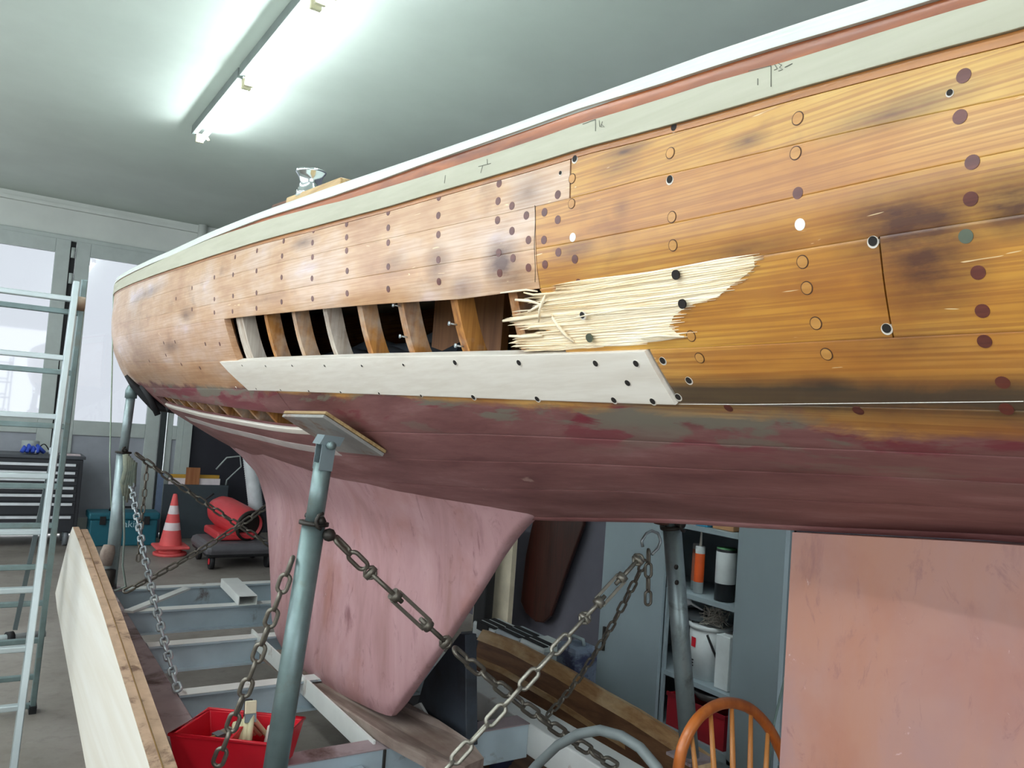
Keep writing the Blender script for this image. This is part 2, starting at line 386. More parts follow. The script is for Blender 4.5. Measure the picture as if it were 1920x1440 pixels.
# ------------------------------------------------------------------ the boat
boat = thing('sailing_yacht', 'varnished wooden yacht under repair with an open plank gap, propped on a trailer', 'boat', (1.35, 3.2, 0))
H_ = MAT['hull']
T1 = (1, 1, 1, 1); T2 = (1.06, 1.02, .95, 1); T3 = (.90, .80, .72, 1); T4 = (1.05, 1.04, 1.0, 1); T5 = (.86, .70, .60, 1)
Y0, Y1 = -1.1, 8.45
strake('covering_board', 'T', 'B0', Y0, Y1, MAT['white'], boat, proud=.004, nq=2, label='white painted edge of the deck')
strake('sheer_strake', 'B0', 'S1', Y0, Y1, MAT['varnish'], boat, proud=-.002, nq=2, label='dark reddish varnished strip under the deck edge')
strake('rubbing_plank', 'S1', 'S2', Y0, Y1, MAT['stripe'], boat, proud=.006, nq=3, label='pale sanded band along the topsides')
strake('bead_strip', 'S2', 'S3', Y0, Y1, MAT['bead'], boat, proud=.001, nq=2)
strake('plank', 'S3', 'a', Y0, 1.108, H_, boat, color=(.86, .86, .58, 1)); strake('plank', 'S3', 'a', 1.112, Y1, H_, boat, color=(.93, 1.18, 2.8, .45))  # far planks, here and below: paler wood plus window sheen put into the tint
strake('plank', 'a', 'b', Y0, 1.202, H_, boat, color=(.82, .72, .50, 1)); strake('plank', 'a', 'b', 1.204, Y1, H_, boat, color=(.93, 1.16, 2.7, .45))
strake('plank', 'b', 'c', Y0, 1.202, H_, boat, color=(.85, .80, .46, 1)); strake('plank', 'b', 'c', 1.204, Y1, H_, boat, color=(.93, 1.10, 2.4, .45))
yA, yB = hull_hit(1649, 440)[0], hull_hit(1672, 612)[0]
strake('plank', 'c', 'd', Y0, yA, H_, boat, color=(.88, .82, .46, 1), ends=(lambda v: 0, lambda v: (yB-yA)*v))
ragged = lambda v: .012*math.sin(v*31)+.01*math.sin(v*67+1)+.008*math.sin(v*12)
strake('plank', 'c', 'd', yA+.0022, 1.19, H_, boat, color=(.90, .84, .44, 1), nq=24, ends=(lambda v: (yB-yA)*v, ragged), label='broken plank with splintered end')
strake('plank', 'c', 'd', 2.845, Y1, H_, boat, color=(.93, 1.08, 2.5, .45), ends=(lambda v: -.02*v, lambda v: 0))
strake('plank', 'd', 'e', Y0, .966, H_, boat, color=(.84, .72, .46, 1), ends=(lambda v: 0, lambda v: -.02*v))
strake('plank', 'd', 'e', 3.02, Y1, H_, boat, color=(.90, .98, 2.0, .45), ends=(lambda v: -.10*v, lambda v: 0))
strake('plank', 'd', 'e', .972, 3.01, MAT['raw'], boat, proud=.007, th=.028, nq=4, ends=(lambda v: -.02*v, lambda v: -.14*v), label='new pale plank with countersunk screw holes')
strake('plank', 'e', 'f', Y0, 2.60, H_, boat, sag=.002); strake('plank', 'e', 'f0', 2.605, Y1, H_, boat, sag=.0015)
strake('plank', 'f', 'g', Y0, Y1, H_, boat, sag=.002)
strake('plank', 'g', 'h', Y0, Y1, H_, boat, sag=.0018); strake('plank', 'h', 'K', Y0, Y1, H_, boat, gap=.0002)
strake('plank', 'f0', 'f', 4.95, Y1, H_, boat, nq=3)
strake('batten', lambda Y: row['f'](Y)-.006, lambda Y: row['f'](Y)+.03, 2.45, 4.9, MAT['raw'], boat, proud=.004, th=.012, nq=2, label='bare wooden edge under the lower gap')
strake('paint_stripe', lambda Y: row['g0'](Y)-.005, lambda Y: row['g0'](Y)+.055, 2.55, 4.6, pm('grey_primer', (186, 176, 172), .5), boat, proud=.0015, th=.003, nq=2, label='pale grey primer stripe')
# far side, deck, transom
MAT['rib_white'] = wood('whitened_rib', (214, 206, 194), (170, 150, 130), 'Z', .7, ring=60, blotch=(120, 100, 92))
def far_side():
    m = MB(); n = 60; qs = [i/10 for i in range(0, 21)]; vs = []
    for i in range(n+1):
        Y = Y0+(Y1-Y0)*i/n
        for q in qs: p = surf(Y, q); vs.append((2*CX-p.x, p.y, p.z))
    k = len(qs); m.add(vs, [(i*k+j, (i+1)*k+j, (i+1)*k+j+1, i*k+j+1) for i in range(n) for j in range(k-1)], True)
    o = m.build('far_side_planking', MAT['hull'], boat, fix=False)
    s = o.modifiers.new('thick', 'SOLIDIFY'); s.thickness = .02; s.offset = 0
    m = MB(); vs = []
    for i in range(n+1):
        Y = Y0+(Y1-Y0)*i/n; p = surf(Y, 0); w = CX-p.x
        for j in range(-6, 7): vs.append((CX+w*j/6, Y, p.z+.002+.05*(1-(j/6)**2)*min(1, w/.5)))
    m.add(vs, [(i*13+j, (i+1)*13+j, (i+1)*13+j+1, i*13+j+1) for i in range(n) for j in range(12)], True)
    o = m.build('deck', MAT['white'], boat, fix=False); s = o.modifiers.new('thick', 'SOLIDIFY'); s.thickness = .02; s.offset = 0
    m = MB(); pts = [surf(Y0, q) for q in qs]; pts = pts+[Vector((2*CX-p.x, p.y, p.z)) for p in pts[::-1]]
    m.prism(pts, (0, .02, 0)); m.build('transom', MAT['varnish'], boat)
far_side()
frames = [-.19, .02, .23, .44, .655, .876, 1.107, 1.312, 1.505, 1.715, 1.904, 2.093, 2.298, 2.515, 2.76]+[2.97+.21*i for i in range(24)]
for i, Yf in enumerate(frames):
    w = .085 if abs(Yf-2.76) < .01 else .03
    m = MB(); vs = []; qs = [.12+.06*j for j in range(31)]; k = len(qs)
    for q in qs:
        a = surf(Yf, q, .0235); b = surf(Yf, q, .0235+.042)
        for p, dy in ((a, -w/2), (a, w/2), (b, w/2), (b, -w/2)): vs.append((min(p.x, CX-.01), Yf+dy, p.z))
    m.add(vs, [(j*4+c, (j+1)*4+c, (j+1)*4+(c+1) % 4, j*4+(c+1) % 4) for j in range(k-1) for c in range(4)], False)
    m.build('frame_rib', MAT['rib_white'] if w > .05 or i == 11 else MAT['rib'], boat, label='wide whitened frame at the end of the gap' if w > .05 else None)
m = MB().box((1.05, .95, 1.70), (1.62, 1.0, 2.16)); m.build('bulkhead', MAT['inner'], boat)
m = MB().box((1.02, 1.62, 1.72), (1.04, 1.98, 2.16)); m.build('cabin_panel', wood('cabin_panel_wood', (150, 100, 56), (110, 68, 34), 'Z', .5), boat)
m = MB(); 
for k_ in range(5): m.tube([(1.05+.05*math.sin(k_*2), 1.75+.16*i, 1.74+.03*k_+.02*math.sin(i*2+k_)) for i in range(8)], .03+.006*(k_ % 3), 8)
o = m.build('canvas_bundle', pm('dark_canvas', (44, 52, 60), .8), boat, label='dark blue grey cloth bundle inside the hull')

# fin keel with a faired root
def fin():
    L_ = [(0, 4.14, .56), (.2, 4.2, .72), (.45, 4.3, .95), (.7, 4.42, 1.10), (.85, 4.62, 1.22), (1, 5.35, 1.42)]
    T_ = [(0, 2.66, .575), (.7, 2.12, 1.15), (1, 1.86, 1.40)]
    Bs = [(0, 4.14, .56), (.06, 4.05, .49), (.18, 3.85, .455), (.34, 3.62, .45), (.7, 3.1, .50), (.93, 2.75, .542), (.98, 2.69, .556), (1, 2.66, .585)]
    ss = [0, .008, .025, .05, .09, .14, .2, .28, .37, .47, .57, .67, .76, .84, .9, .95, .98, .993, 1]
    vv = [0, .03, .08, .15, .25, .35, .45, .55, .63, .7, .74, .78, .82, .86, .9, .94, .97, 1]
    ip = lambda t, T, k: float(np.interp(t, [a[0] for a in T], [a[k] for a in T]))
    rows_ = []
    for v in vv:
        r_ = []
        for s in ss:
            yl, yt = ip(v, L_, 1), ip(v, T_, 1); Yb = ip(s, Bs, 1)
            Y = (yl+(yt-yl)*s); Y = Y+(Yb-(L_[0][1]+(T_[0][1]-L_[0][1])*s))*(1-v)**2
            foil = (math.sin(math.pi*min(1, s*1.0))**.5) if s < .5 else (math.sin(math.pi*s)**.55)
            t0 = .012+.05*foil
            K = hK(Y)
            tf = t0+.21*math.sin(math.pi*s)**.8*(1 if s < .5 else .8)
            if v <= .7:
                h = ip(s, Bs, 2)+((K-.20)-ip(s, Bs, 2))*(v/.7); x = t0*(min(1, .45+v*9) if v < .07 else 1)
            else:
                w = (v-.7)/.3; lo = 0
                best = min((abs((CX-low_x(Y, i/30.)[0])-tf), i) for i in range(31))[1]; hh = low_x(Y, best/30.)[1]
                P0, P1, P2 = (t0, K-.20), (t0+.01, K-.035), (tf, hh+.006)
                x = (1-w)**2*P0[0]+2*w*(1-w)*P1[0]+w*w*P2[0]; h = (1-w)**2*P0[1]+2*w*(1-w)*P1[1]+w*w*P2[1]
            r_.append((x, Y, h))
        rows_.append(r_)
    vs = []; k = len(ss)
    for r_ in rows_:
        loop = [(CX-x, Y, h) for x, Y, h in r_]+[(CX+x, Y, h) for x, Y, h in r_[::-1]]
        vs += loop
    n = 2*k; m = MB(); m.add(vs, [(i*n+j, i*n+(j+1) % n, (i+1)*n+(j+1) % n, (i+1)*n+j) for i in range(len(vv)-1) for j in range(n)], True)
    m.add(vs[:n], [(j, j+1, n-2-j, n-1-j) for j in range(k-1)], True)
    return m.build('keel_fin', MAT['fin'], boat, label='dull pink painted fin keel with slanted trailing edge')
def low_x(Y, s): p = surf(Y, 1+s); return p.x, p.z
fin()
# rudder blade
m = MB(); vs = []; ny, nz = 24, 14
for j in range(nz+1):
    for i in range(ny+1):
        s = i/ny; Y = 1.005-.9*s
        top = hK(Y)-.012; h = .55+(top-.55)*j/nz
        t = .01+.028*math.sin(math.pi*min(1, s*1.15+.02)*.87)**.6 if s < 1 else .006
        vs.append((CX-t, Y, h)); vs.append((CX+t, Y, h))
w = (ny+1)*2; fs = []
for j in range(nz):
    for i in range(ny):
        a = j*w+i*2; fs += [(a, a+2, a+w+2, a+w), (a+1, a+w+1, a+w+3, a+3)]
    fs += [(j*w, j*w+w, j*w+w+1, j*w+1), (j*w+ny*2, j*w+ny*2+1, j*w+w+ny*2+1, j*w+w+ny*2)]
for i in range(ny):
    a = i*2; fs += [(a, a+1, a+3, a+2)]; a += nz*w; fs += [(a, a+2, a+3, a+1)]
m.add(vs, fs, False); m.build('rudder', MAT['rudder'], boat, label='blotchy salmon pink rudder blade')
MB().cyl((CX, .55, 1.45), (CX, .55, 1.62), .02).build('rudder_stock', MAT['hole'], boat)

# ---- bungs, screw holes
def disc(name, r, mats, ring=None, crescent=False, slot=False, dome=.0001):
    me = bpy.data.meshes.new(name); vs = []; fs = []; mi = []; n = 20
    def fan(rad, z, mid, cx=0, cy=0, d=0):
        b = len(vs); vs.append((cx, cy, z+d))
        for k in range(n): a = 2*math.pi*k/n; vs.append((cx+rad*math.cos(a), cy+rad*math.sin(a), z))
        for k in range(n): fs.append((b, b+1+k, b+1+(k+1) % n)); mi.append(mid)
    def wall(rad, z0, z1, mid):
        b = len(vs)
        for z in (z0, z1):
            for k in range(n): a = 2*math.pi*k/n; vs.append((rad*math.cos(a), rad*math.sin(a), z))
        for k in range(n): fs.append((b+k, b+(k+1) % n, b+n+(k+1) % n, b+n+k)); mi.append(mid)
    if ring: fan(r*1.17, 0, 1); wall(r*1.17, -.003, 0, 1)
    wall(r, -.003, .0005 if ring else 0, 0); fan(r, .0004 if ring else 0, 0, d=dome)
    if crescent: fan(r*.80, .0007, 1, r*.05, r*.17, 0)
    me.from_pydata(vs, [], fs); 
    for m_ in mats: me.materials.append(m_)
    me.polygons.foreach_set('material_index', mi); return me
R = .0078
BM = dict(dark=disc('bung', R, [MAT['bung']]), ring=disc('bung', R, [MAT['bung_light'], pm('bung_outline', (74, 44, 24), .6)], ring=True),
          white=disc('bung', R, [MAT['filler']]), hole=disc('screw_hole', R*.95, [MAT['raw'], MAT['hole']], crescent=True), black=disc('screw_hole', R*.95, [MAT['hole']]),
          small=disc('screw_hole', R*.55, [MAT['raw'], MAT['hole']], crescent=True), metal=disc('bolt_head', R, [pm('grey_bolt', (110, 118, 104), .4, .8)]))
def put_disc(kind, px, py, proud=0.):
    hh = hull_hit(px, py)
    if not hh: return
    Y, h = hh; q = q_of(Y, h); p = surf(Y, q, -.0005-proud)
    nrm = (surf(Y, q, -.05)-surf(Y, q, 0.0001)).normalized()
    zax = nrm; yax = Vector((0, 0, 1)); yax = (yax-zax*yax.dot(zax)).normalized(); xax = yax.cross(zax)
    o = link('bung' if kind in ('dark', 'ring', 'white') else ('bolt_head' if kind == 'metal' else 'screw_hole'), BM[kind], boat)
    Mx = Matrix((xax, yax, zax)).transposed().to_4x4(); Mx.translation = p-off(boat); o.matrix_local = Mx
    if kind == 'white': o['label'] = 'white filled plug'
D = 'dark'; G = 'ring'
BL = [(936,344,D),(934,377,D),(960,386,D),(987,404,D),(1021,398,D),(1046,365,D),(1046,412,D),(933,413,D),(1047,473,D),(991,450,D),(1020,450,D),(960,433,D),(962,484,D),(935,474,D),(937,512,D),
 (991,502,D),(1022,496,D),(1078,486,D),(1074,445,'white'),(1073,335,G),(1078,299,'hole'),(1085,531,D),(1051,325,'small'),(1072,382,G),(823,370,D),(822,404,D),(822,440,D),(822,487,D),(823,528,D),
 (728,398,D),(728,427,D),(728,455,D),(728,500,D),(728,542,D),(650,420,D),(650,445,D),(650,470,D),(651,508,D),(651,550,D),(588,432,D),(586,455,D),(586,482,D),(585,522,D),(586,560,D),
 (532,452,D),(529,480,D),(528,520,D),(528,566,D),(482,470,D),(481,508,D),(481,549,D),(481,578,D),(441,482,D),(437,515,D),(437,555,D),(436,584,D),(402,520,D),(402,561,D),(402,586,D),(328,641,D),(307,643,D),(385,645,D),
 (412,645,D),(311,666,D),(340,683,D),(375,690,D),(280,677,D),(360,540,D),(360,580,D),(330,560,D),
 (1496,222,G),(1492,287,G),(1496,362,D),(1500,421,'white'),(1497,171,'white'),(1505,491,G),(1513,540,G),(1530,606,G),(1550,664,G),(1604,777,D),
 (1807,142,D),(1800,219,D),(1823,304,D),(1820,373,D),(1811,443,'metal'),(1834,511,D),(1842,583,D),(1846,640,D),(1880,717,D),(1887,767,D),(1808,88,'metal'),(1781,175,'small'),
 (1264,240,'hole'),(1257,287,G),(1256,338,'hole'),(1260,407,G),(1262,460,G),(1274,514,'black'),(1286,568,'black'),(1296,630,G),(1312,671,G),(1243,677,'hole'),(1292,714,'hole'),(1272,745,'hole'),(1360,772,D),
 (1637,454,'hole'),(1663,617,'hole')]
for x, y, k in BL: put_disc(k, x, y, .009 if (x, y) in ((1274,514),(1286,568)) else 0.)
for x, y in [(978,678),(858,678),(761,682),(683,684),(613,684),(552,684),(502,685),(458,684),(1122,679),(1198,679),(1182,715)]: put_disc('hole' if x > 800 else 'small', x, y, .007)
for x, y in [(1156,747),(1229,749),(1012,745),(892,742),(794,739),(715,735),(643,733),(583,731),(530,729),(484,727),(445,725)]: put_disc('hole' if x > 800 else 'small', x, y, .007)

# groove lines cut between planks (butt joint) and pencil marks
def surf_line(pxs, r, mat, name, proud=.001, label=None):
    pts = []
    for x, y in pxs:
        hh = hull_hit(x, y)
        if hh: pts.append(surf(hh[0], q_of(*hh), -proud))
    return MB().tube(pts, r, 5).build(name, mat, boat, label=label)
surf_line([(1003+3*math.sin(i)/3, 385+i*16) for i in range(10)], .0006, MAT['hole'], 'butt_joint', .0002)
surf_line([(1262+33*i, 760-.37*i) for i in range(20)]+[(1919, 752.5)], .0005, MAT['filler'], 'seam_putty', .0002)
for pts in ([(1410, 136), (1452, 126)], [(1452, 126), (1452, 165)], [(1459, 124), (1464, 132), (1458, 134)], [(1466, 122), (1472, 125), (1468, 129), (1474, 133), (1466, 136)], [(1478, 129), (1492, 122)],
            [(1427, 150), (1427, 162)], [(1098, 235), (1122, 226)], [(1122, 226), (1122, 248)], [(1129, 228), (1130, 240)], [(1135, 230), (1132, 240), (1139, 240), (1134, 236)],
            [(925, 308), (902, 314)], [(910, 312), (906, 326)], [(918, 300), (919, 310)], [(840, 330), (838, 345)]):
    surf_line(pts, .00045, MAT['pencil'], 'pencil_mark', .0068)

# ---- splintered wood around the break
rnd = random.Random(3)
Rb = sorted([hull_hit(*p)[::-1] for p in [(1425,500),(1400,520),(1385,530),(1355,555),(1300,572),(1272,590),(1262,612),(1280,626),(1290,633),(1250,641),(1180,643),(1112,650),(1103,662)]])
Lb = sorted([hull_hit(*p)[::-1] for p in [(1040,548),(1000,555),(985,560),(1005,570),(1000,579),(960,588),(947,600),(955,608),(985,617),(1002,622),(962,630),(960,641),(975,652),(985,662)]])
hs = [a[0] for a in Rb]; print('break h', hs[0], hs[-1], Lb[0], Lb[-1])
m = MB(); h = 1.7955; top_h = 1.9045
while h < top_h:
    fw = rnd.uniform(.0022, .0050)
    ye = float(np.interp(h, hs, [a[1] for a in Rb]))+rnd.uniform(-.012, .012)*(1 if rnd.random() < .8 else 3)
    ys = float(np.interp(h, [a[0] for a in Lb], [a[1] for a in Lb]))+rnd.uniform(-.03, .008)
    if ys-ye > .02:
        n = max(3, int((ys-ye)/.02)); base = rnd.uniform(.000, .0055); lift = rnd.uniform(0, .012); vs = []
        ph = rnd.uniform(0, 6)
        for i in range(n+1):
            u = i/n; Y = ye+(ys-ye)*u; taper = min(1, u*6+.08, (1-u)*9+.12)
            hc = h+.0010*math.sin(u*9+ph)+.002*(u**3)*math.sin(ph*3)
            o_ = base*(.2+.8*u)+.0015*noise.noise((Y*40, h*900, 1))+lift*max(0, u-.75)**2*6
            c = surf(Y, q_of(Y, hc), -o_-.0015); up = surf(Y, q_of(Y, hc+fw*.6*taper), -.0008); dn = surf(Y, q_of(Y, hc-fw*.6*taper), -.0008)
            bk = surf(Y, q_of(Y, hc), .016)
            vs += [up, c, dn, bk]
        m.add(vs, [(i*4+c, (i+1)*4+c, (i+1)*4+(c+1) % 4, i*4+(c+1) % 4) for i in range(n) for c in range(4)]+[(0, 1, 2, 3), (n*4, n*4+3, n*4+2, n*4+1)])
    h += fw*rnd.uniform(.35, .62)
tag(m.build('splintered_fibres', MAT['splinter'], boat, label='pale torn wood fibres of the broken plank'), kind='stuff')
def splinter(pxs, r, proud):
    pts = []
    for i, (x, y) in enumerate(pxs):
        hh = hull_hit(x, y); pts.append(surf(hh[0], q_of(*hh), -proud[i]))
    n = len(pts); MB().tube(pts, [r*(.35+.65*math.sin(math.pi*(i+.5)/n)) for i in range(n)], 5).build('splinter', MAT['splinter'], boat)
pt_ = MB(); pv_ = []; nr = 30
for i in range(nr+1):
    h = 1.796+(1.9035-1.796)*i/nr
    ye = float(np.interp(h, hs, [a[1] for a in Rb]))+.008; ys = min(1.20, float(np.interp(h, [a[0] for a in Lb], [a[1] for a in Lb])))-.006
    for j in range(13): Y = ye+(ys-ye)*j/12; pv_.append(surf(Y, q_of(Y, h), -.0009-.0007*noise.noise((Y*30, h*500, 4))))
pt_.add(pv_, [(i*13+j, i*13+j+1, (i+1)*13+j+1, (i+1)*13+j) for i in range(nr) for j in range(12)])
pt_.build('torn_surface', MAT['splinter'], boat, fix=False)
splinter([(1028,548),(1025,565),(1022,580),(1016,602)], .0028, [.004, .012, .014, .008])
splinter([(1044,592),(1058,612),(1068,628),(1080,640)], .0035, [.012, .012, .008, .005])
splinter([(946,601),(975,597),(1010,592),(1040,590)], .0042, [.004, .006, .006, .006])
splinter([(972,561),(995,563),(1020,570)], .0032, [.008, .006, .004])
splinter([(998,583),(1012,575),(1030,560)], .0030, [.01, .008, .004])
splinter([(958,629),(985,630),(1020,628)], .0034, [.004, .006, .006])
splinter([(985,548),(1005,552),(1040,549),(1075,546)], .0024, [.004, .006, .006, .003])
splinter([(940,549),(965,546),(990,543),(1010,546)], .0022, [.002, .003, .004, .003])
splinter([(1205,632),(1240,627),(1286,630)], .0022, [.006, .007, .004])
splinter([(1060,600),(1110,588),(1180,578),(1275,572)], .0020, [.010, .010, .008, .006])
put_disc('hole', 1100, 590, .010); put_disc('metal', 1112, 631, .010)

# screws sticking out of the ribs
for x, y in [(733, 573), (746, 632), (838, 608), (850, 650), (958, 602), (967, 645)]:
    hh = hull_hit(x, y); p = surf(hh[0], q_of(*hh), .008)
    MB().cyl(p, p+Vector((.02, 0, 0)), .002, n=8).lathe([(.0, .0), (.005, .0), (.0045, .003), (0, .003)], p-Vector((.003, 0, 0)), (1, 0, 0), 12).build('screw', pm('bright_screw', (190, 200, 205), .3, .8) if 'screw' not in MAT else MAT['screw'], boat)
    MAT.setdefault('screw', bpy.data.materials['bright_screw'])

# ---- winch on its wooden pad
MAT['chrome'] = pm('chrome', (208, 214, 216), .13, 1., var=.04)
wp = Vector(RX(581, 370, .84)); ax = Vector((-.06, -.05, 1)).normalized()
dk = wp.z
m = MB().lathe([(0, 0), (.046, 0), (.048, .005), (.045, .015), (.039, .025), (.036, .042), (.037, .057), (.042, .070), (.049, .079), (.051, .084), (.047, .088), (0, .089)], wp, ax, 32)
m.build('winch', MAT['chrome'], boat, label='chrome drum winch')
MB().cyl(wp+ax*.088, wp+ax*.093, .018, n=16).build('winch_socket', MAT['hole'], boat)
def up_line(pxs, X): return [Vector(RX(x, y, X)) for x, y in pxs]
a, b = up_line([(558, 378), (662, 341)], .84)
MB().beam(a-Vector((0, 0, .012)), b-Vector((0, 0, .012)), .08, .034).build('coaming', wood('coaming_wood', (206, 176, 128), (150, 110, 60), 'Y', .4), boat, bev=.003)
a, b = up_line([(524, 388), (560, 376)], .84)
MB().beam(a-Vector((0, 0, .012)), b-Vector((0, 0, .012)), .06, .03).build('coaming', wood('coaming_dark', (104, 60, 38), (74, 40, 26), 'Y', .35), boat, bev=.008)
a, b = up_line([(662, 343), (702, 332)], .84)
MB().beam(a-Vector((0, 0, .012)), b-Vector((0, 0, .012)), .05, .024).build('coaming', MAT['hole'], boat, bev=.004)
MB().beam((.86, 1.75, 2.225), (.86, 3.4, 2.27), .05, .05).build('coaming_base', MAT['white'], boat)
# ================================================================== building
MAT['ceil'] = pm('painted_ceiling', (194, 203, 194), .75, var=.05, scale=1.5, bump=.15)
MAT['wall'] = pm('grey_wall', (212, 216, 210), .8, var=.06, scale=2)
MAT['wall_dk'] = pm('dark_wall', (96, 94, 104), .85, var=.15, scale=2, bump=.1)
MAT['black_wall'] = pm('black_wainscot', (44, 44, 52), .8, var=.15, scale=3)
MAT['frame'] = pm('door_frame_paint', (182, 190, 186), .5, var=.06)
MAT['rubber'] = pm('black_rubber', (26, 26, 28), .7)
def floor_mat():
    t = NT('concrete_floor'); P = t.pos()
    n1 = t.noise(P, 1.3, 6, .65); n2 = t.noise(P, 14, 8, .7)
    c = t.ramp(n1, [(.3, srgb(120, 112, 104)), (.5, srgb(142, 134, 126)), (.7, srgb(158, 151, 144))])
    c = t.mix(t.ramp(n2, [(.5, 0.), (.75, .5)]), c, srgb(104, 96, 90))
    t.L(c, t.b.inputs['Base Color']); t.b.inputs['Roughness'].default_value = .55; t.bump(n2, .15, .003); return t.m
CE, YW, XR, XL, YB = 3.86, 10.6, 3.65, -3.2, -4.5
def S(name, m, mat, **k): o = m.build(name, mat, None, **k); o['kind'] = 'structure'; return o
S('floor', MB().box((XL-.2, YB-.2, -.2), (XR+.2, YW+.2, 0)), floor_mat())
S('ceiling', MB().box((XL-.2, YB-.2, CE), (XR+.2, YW+.2, CE+.2)), MAT['ceil'])
S('wall_right', MB().box((XR, YB-.2, 0), (XR+.2, YW+.2, CE)), MAT['wall_dk'])
S('wall_back', MB().box((XL-.2, YB-.2, 0), (-2.8, YB, CE)).box((1.6, YB-.2, 0), (XR+.2, YB, CE)).box((-2.8, YB-.2, 3.3), (1.6, YB, CE)).box((-2.8, YB-.2, 0), (1.6, YB, .9)), MAT['wall'])
S('wall_left', MB().box((XL-.2, YB, 0), (XL, YW, 1.55)).box((XL-.2, YB, 3.4), (XL, YW, CE)).box((XL-.2, YB, 1.55), (XL, -1.7, 3.4)).box((XL-.2, 9.1, 1.55), (XL, YW, 3.4)), MAT['wall'])
for i in range(7):
    y = -1.7+i*1.8
    if i < 6:
        o = S('window_%d' % (i+1), MB().box((XL-.12, y, 1.55), (XL-.04, y+.06, 3.4)).box((XL-.12, y+1.8-.06, 1.55), (XL-.04, y+1.8, 3.4)).box((XL-.12, y, 1.55), (XL-.04, y+1.8, 1.61)).box((XL-.12, y, 3.34), (XL-.04, y+1.8, 3.4)).box((XL-.12, y, 2.45), (XL-.04, y+1.8, 2.5)), MAT['frame'])
# far wall: lintel above the glazed folding doors, wall with black wainscot to their right
xe = RY(336, 800, YW)[0]; zt = RY(0, 430, YW)[2]
S('wall_far', MB().box((XL-.2, YW, zt), (XR+.2, YW+.2, CE)).box((xe+.06, YW, 0), (XR+.2, YW+.2, zt)).box((XL-.2, YW, 0), (-2.75, YW+.2, zt)), MAT['wall'])
zw = RY(380, 796, YW)[2]
S('trim_1', MB().box((xe+.08, YW-.02, 0), (XR, YW, zw)), MAT['black_wall'])
S('trim_2', MB().box((XL, YW-.05, zt-.01), (xe+.1, YW, zt+.05)), MAT['frame'], bev=.01)
S('trim_3', MB().box((XL, YW-.06, CE-.10), (XR, YW, CE-.06)).box((XL, YW-.03, CE-.06), (XR, YW, CE)), MAT['wall'])
zp = 1.33
def glass():
    t = NT('window_glass'); g = t.n('ShaderNodeBsdfTransparent'); gl = t.n('ShaderNodeBsdfGlossy'); gl.inputs['Roughness'].default_value = .03
    g.inputs[0].default_value = (.455, .457, .465, 1); mx = t.n('ShaderNodeMixShader'); mx.inputs[0].default_value = .07
    t.L(g.outputs[0], mx.inputs[1]); t.L(gl.outputs[0], mx.inputs[2]); t.L(mx.outputs[0], t.t.nodes['Material Output'].inputs[0]); return t.m
MAT['glass'] = glass()
def leaf(n, x0, x1, st=.15, br=.10, pane=True):
    d = MB().box((x0, YW-.06, .02), (x0+st, YW, zt)).box((x1-st, YW-.06, .02), (x1, YW, zt)).box((x0+st, YW-.06, zt-.16), (x1-st, YW, zt)).box((x0+st, YW-.06, zp-.17), (x1-st, YW, zp)).box((x0+st, YW-.06, .02), (x1-st, YW, .2))
    o = S('door_%d' % n, d, MAT['frame'], bev=.006)
    if x1-x0 > 2*st+.05:
        MB().box((x0+st, YW-.035, .2), (x1-st, YW-.02, zp-.17)).build('door_panel', pm('door_panel_paint', (160, 164, 172), .6, var=.06), o)
        MB().box((x0+st-.01, YW-.035, zp), (x1-st+.01, YW-.028, zt-.16)).build('pane', MAT['glass'], o)
    return o
xa = RY(134, 480, YW)[0]; xb = RY(300, 800, YW)[0]
dA = leaf(1, -1.15, xa-.02); dB = leaf(2, xa+.04, xb-.02); leaf(3, -2.7, -1.19); dC = leaf(4, xb+.07, xe+.04, st=.07)
for z in (.5, 1.9, 2.9, 3.2): MB().cyl((xa+.01, YW-.07, z), (xa+.01, YW-.07, z+.12), .022, n=10).build('hinge', MAT['frame'], dB)
S('trim_4', MB().box((xb-.015, YW-.09, 0), (xb+.055, YW-.02, zt)), pm('dark_post', (48, 54, 56), .5))
S('trim_5', MB().box((xa-.018, YW-.03, 0), (xa+.038, YW, zt)), MAT['rubber'])
S('trim_6', MB().box((xe+.04, YW-.08, 0), (xe+.14, YW+.01, 3.3)), MAT['frame'])
# downpipe on the far wall by the ceiling
p = RY(380, 440, YW-.1)
tag(MB().cyl((p[0], YW-.07, 2.2), (p[0], YW-.07, CE), .055, n=16).build('drain_pipe', MAT['wall'], None), 'light grey vertical pipe running up the far wall to the ceiling', 'pipe')

# ---- fluorescent battens
MAT['tube'] = emat('lit_tube', (240, 250, 255), TUBE_E*2.2)
MAT['rail'] = pm('dark_batten', (96, 104, 100), .5)
MAT['cap'] = pm('tube_socket', (196, 190, 160), .5)
def lamp(name, x, ya, yb, label, group=None):
    t = thing(name, label, 'light', (x, ya, CE), group)
    MB().box((x-.045, ya, CE-.07), (x-.005, yb, CE)).build('batten', MAT['rail'], t, bev=.004)
    MB().cyl((x+.03, ya+.03, CE-.105), (x+.03, yb-.03, CE-.105), .020, n=14).build('tube', MAT['tube'], t)
    for y in (ya, yb-.03): MB().box((x-.01, y, CE-.13), (x+.05, y+.03, CE-.06)).build('socket', MAT['cap'], t, bev=.004)
    MB().cyl((x+.05, yb-.12, CE-.10), (x+.07, yb-.12, CE-.13), .012, n=8).build('starter', MAT['cap'], t)
    return t
xt = RZ(467, 158, CE-.1)[0]-.03
y1, y2, y3 = RZ(375, 262, CE-.1)[1], RZ(467, 158, CE-.1)[1], RZ(608, 8, CE-.1)[1]
lamp('tube_light', xt, y2+.02, y1, 'lit fluorescent tube on the ceiling, the one ending nearest the glazed doors')
lamp('tube_light', xt, y3+.02, y2-.02, 'lit fluorescent tube on the ceiling, next one along from the far end tube')
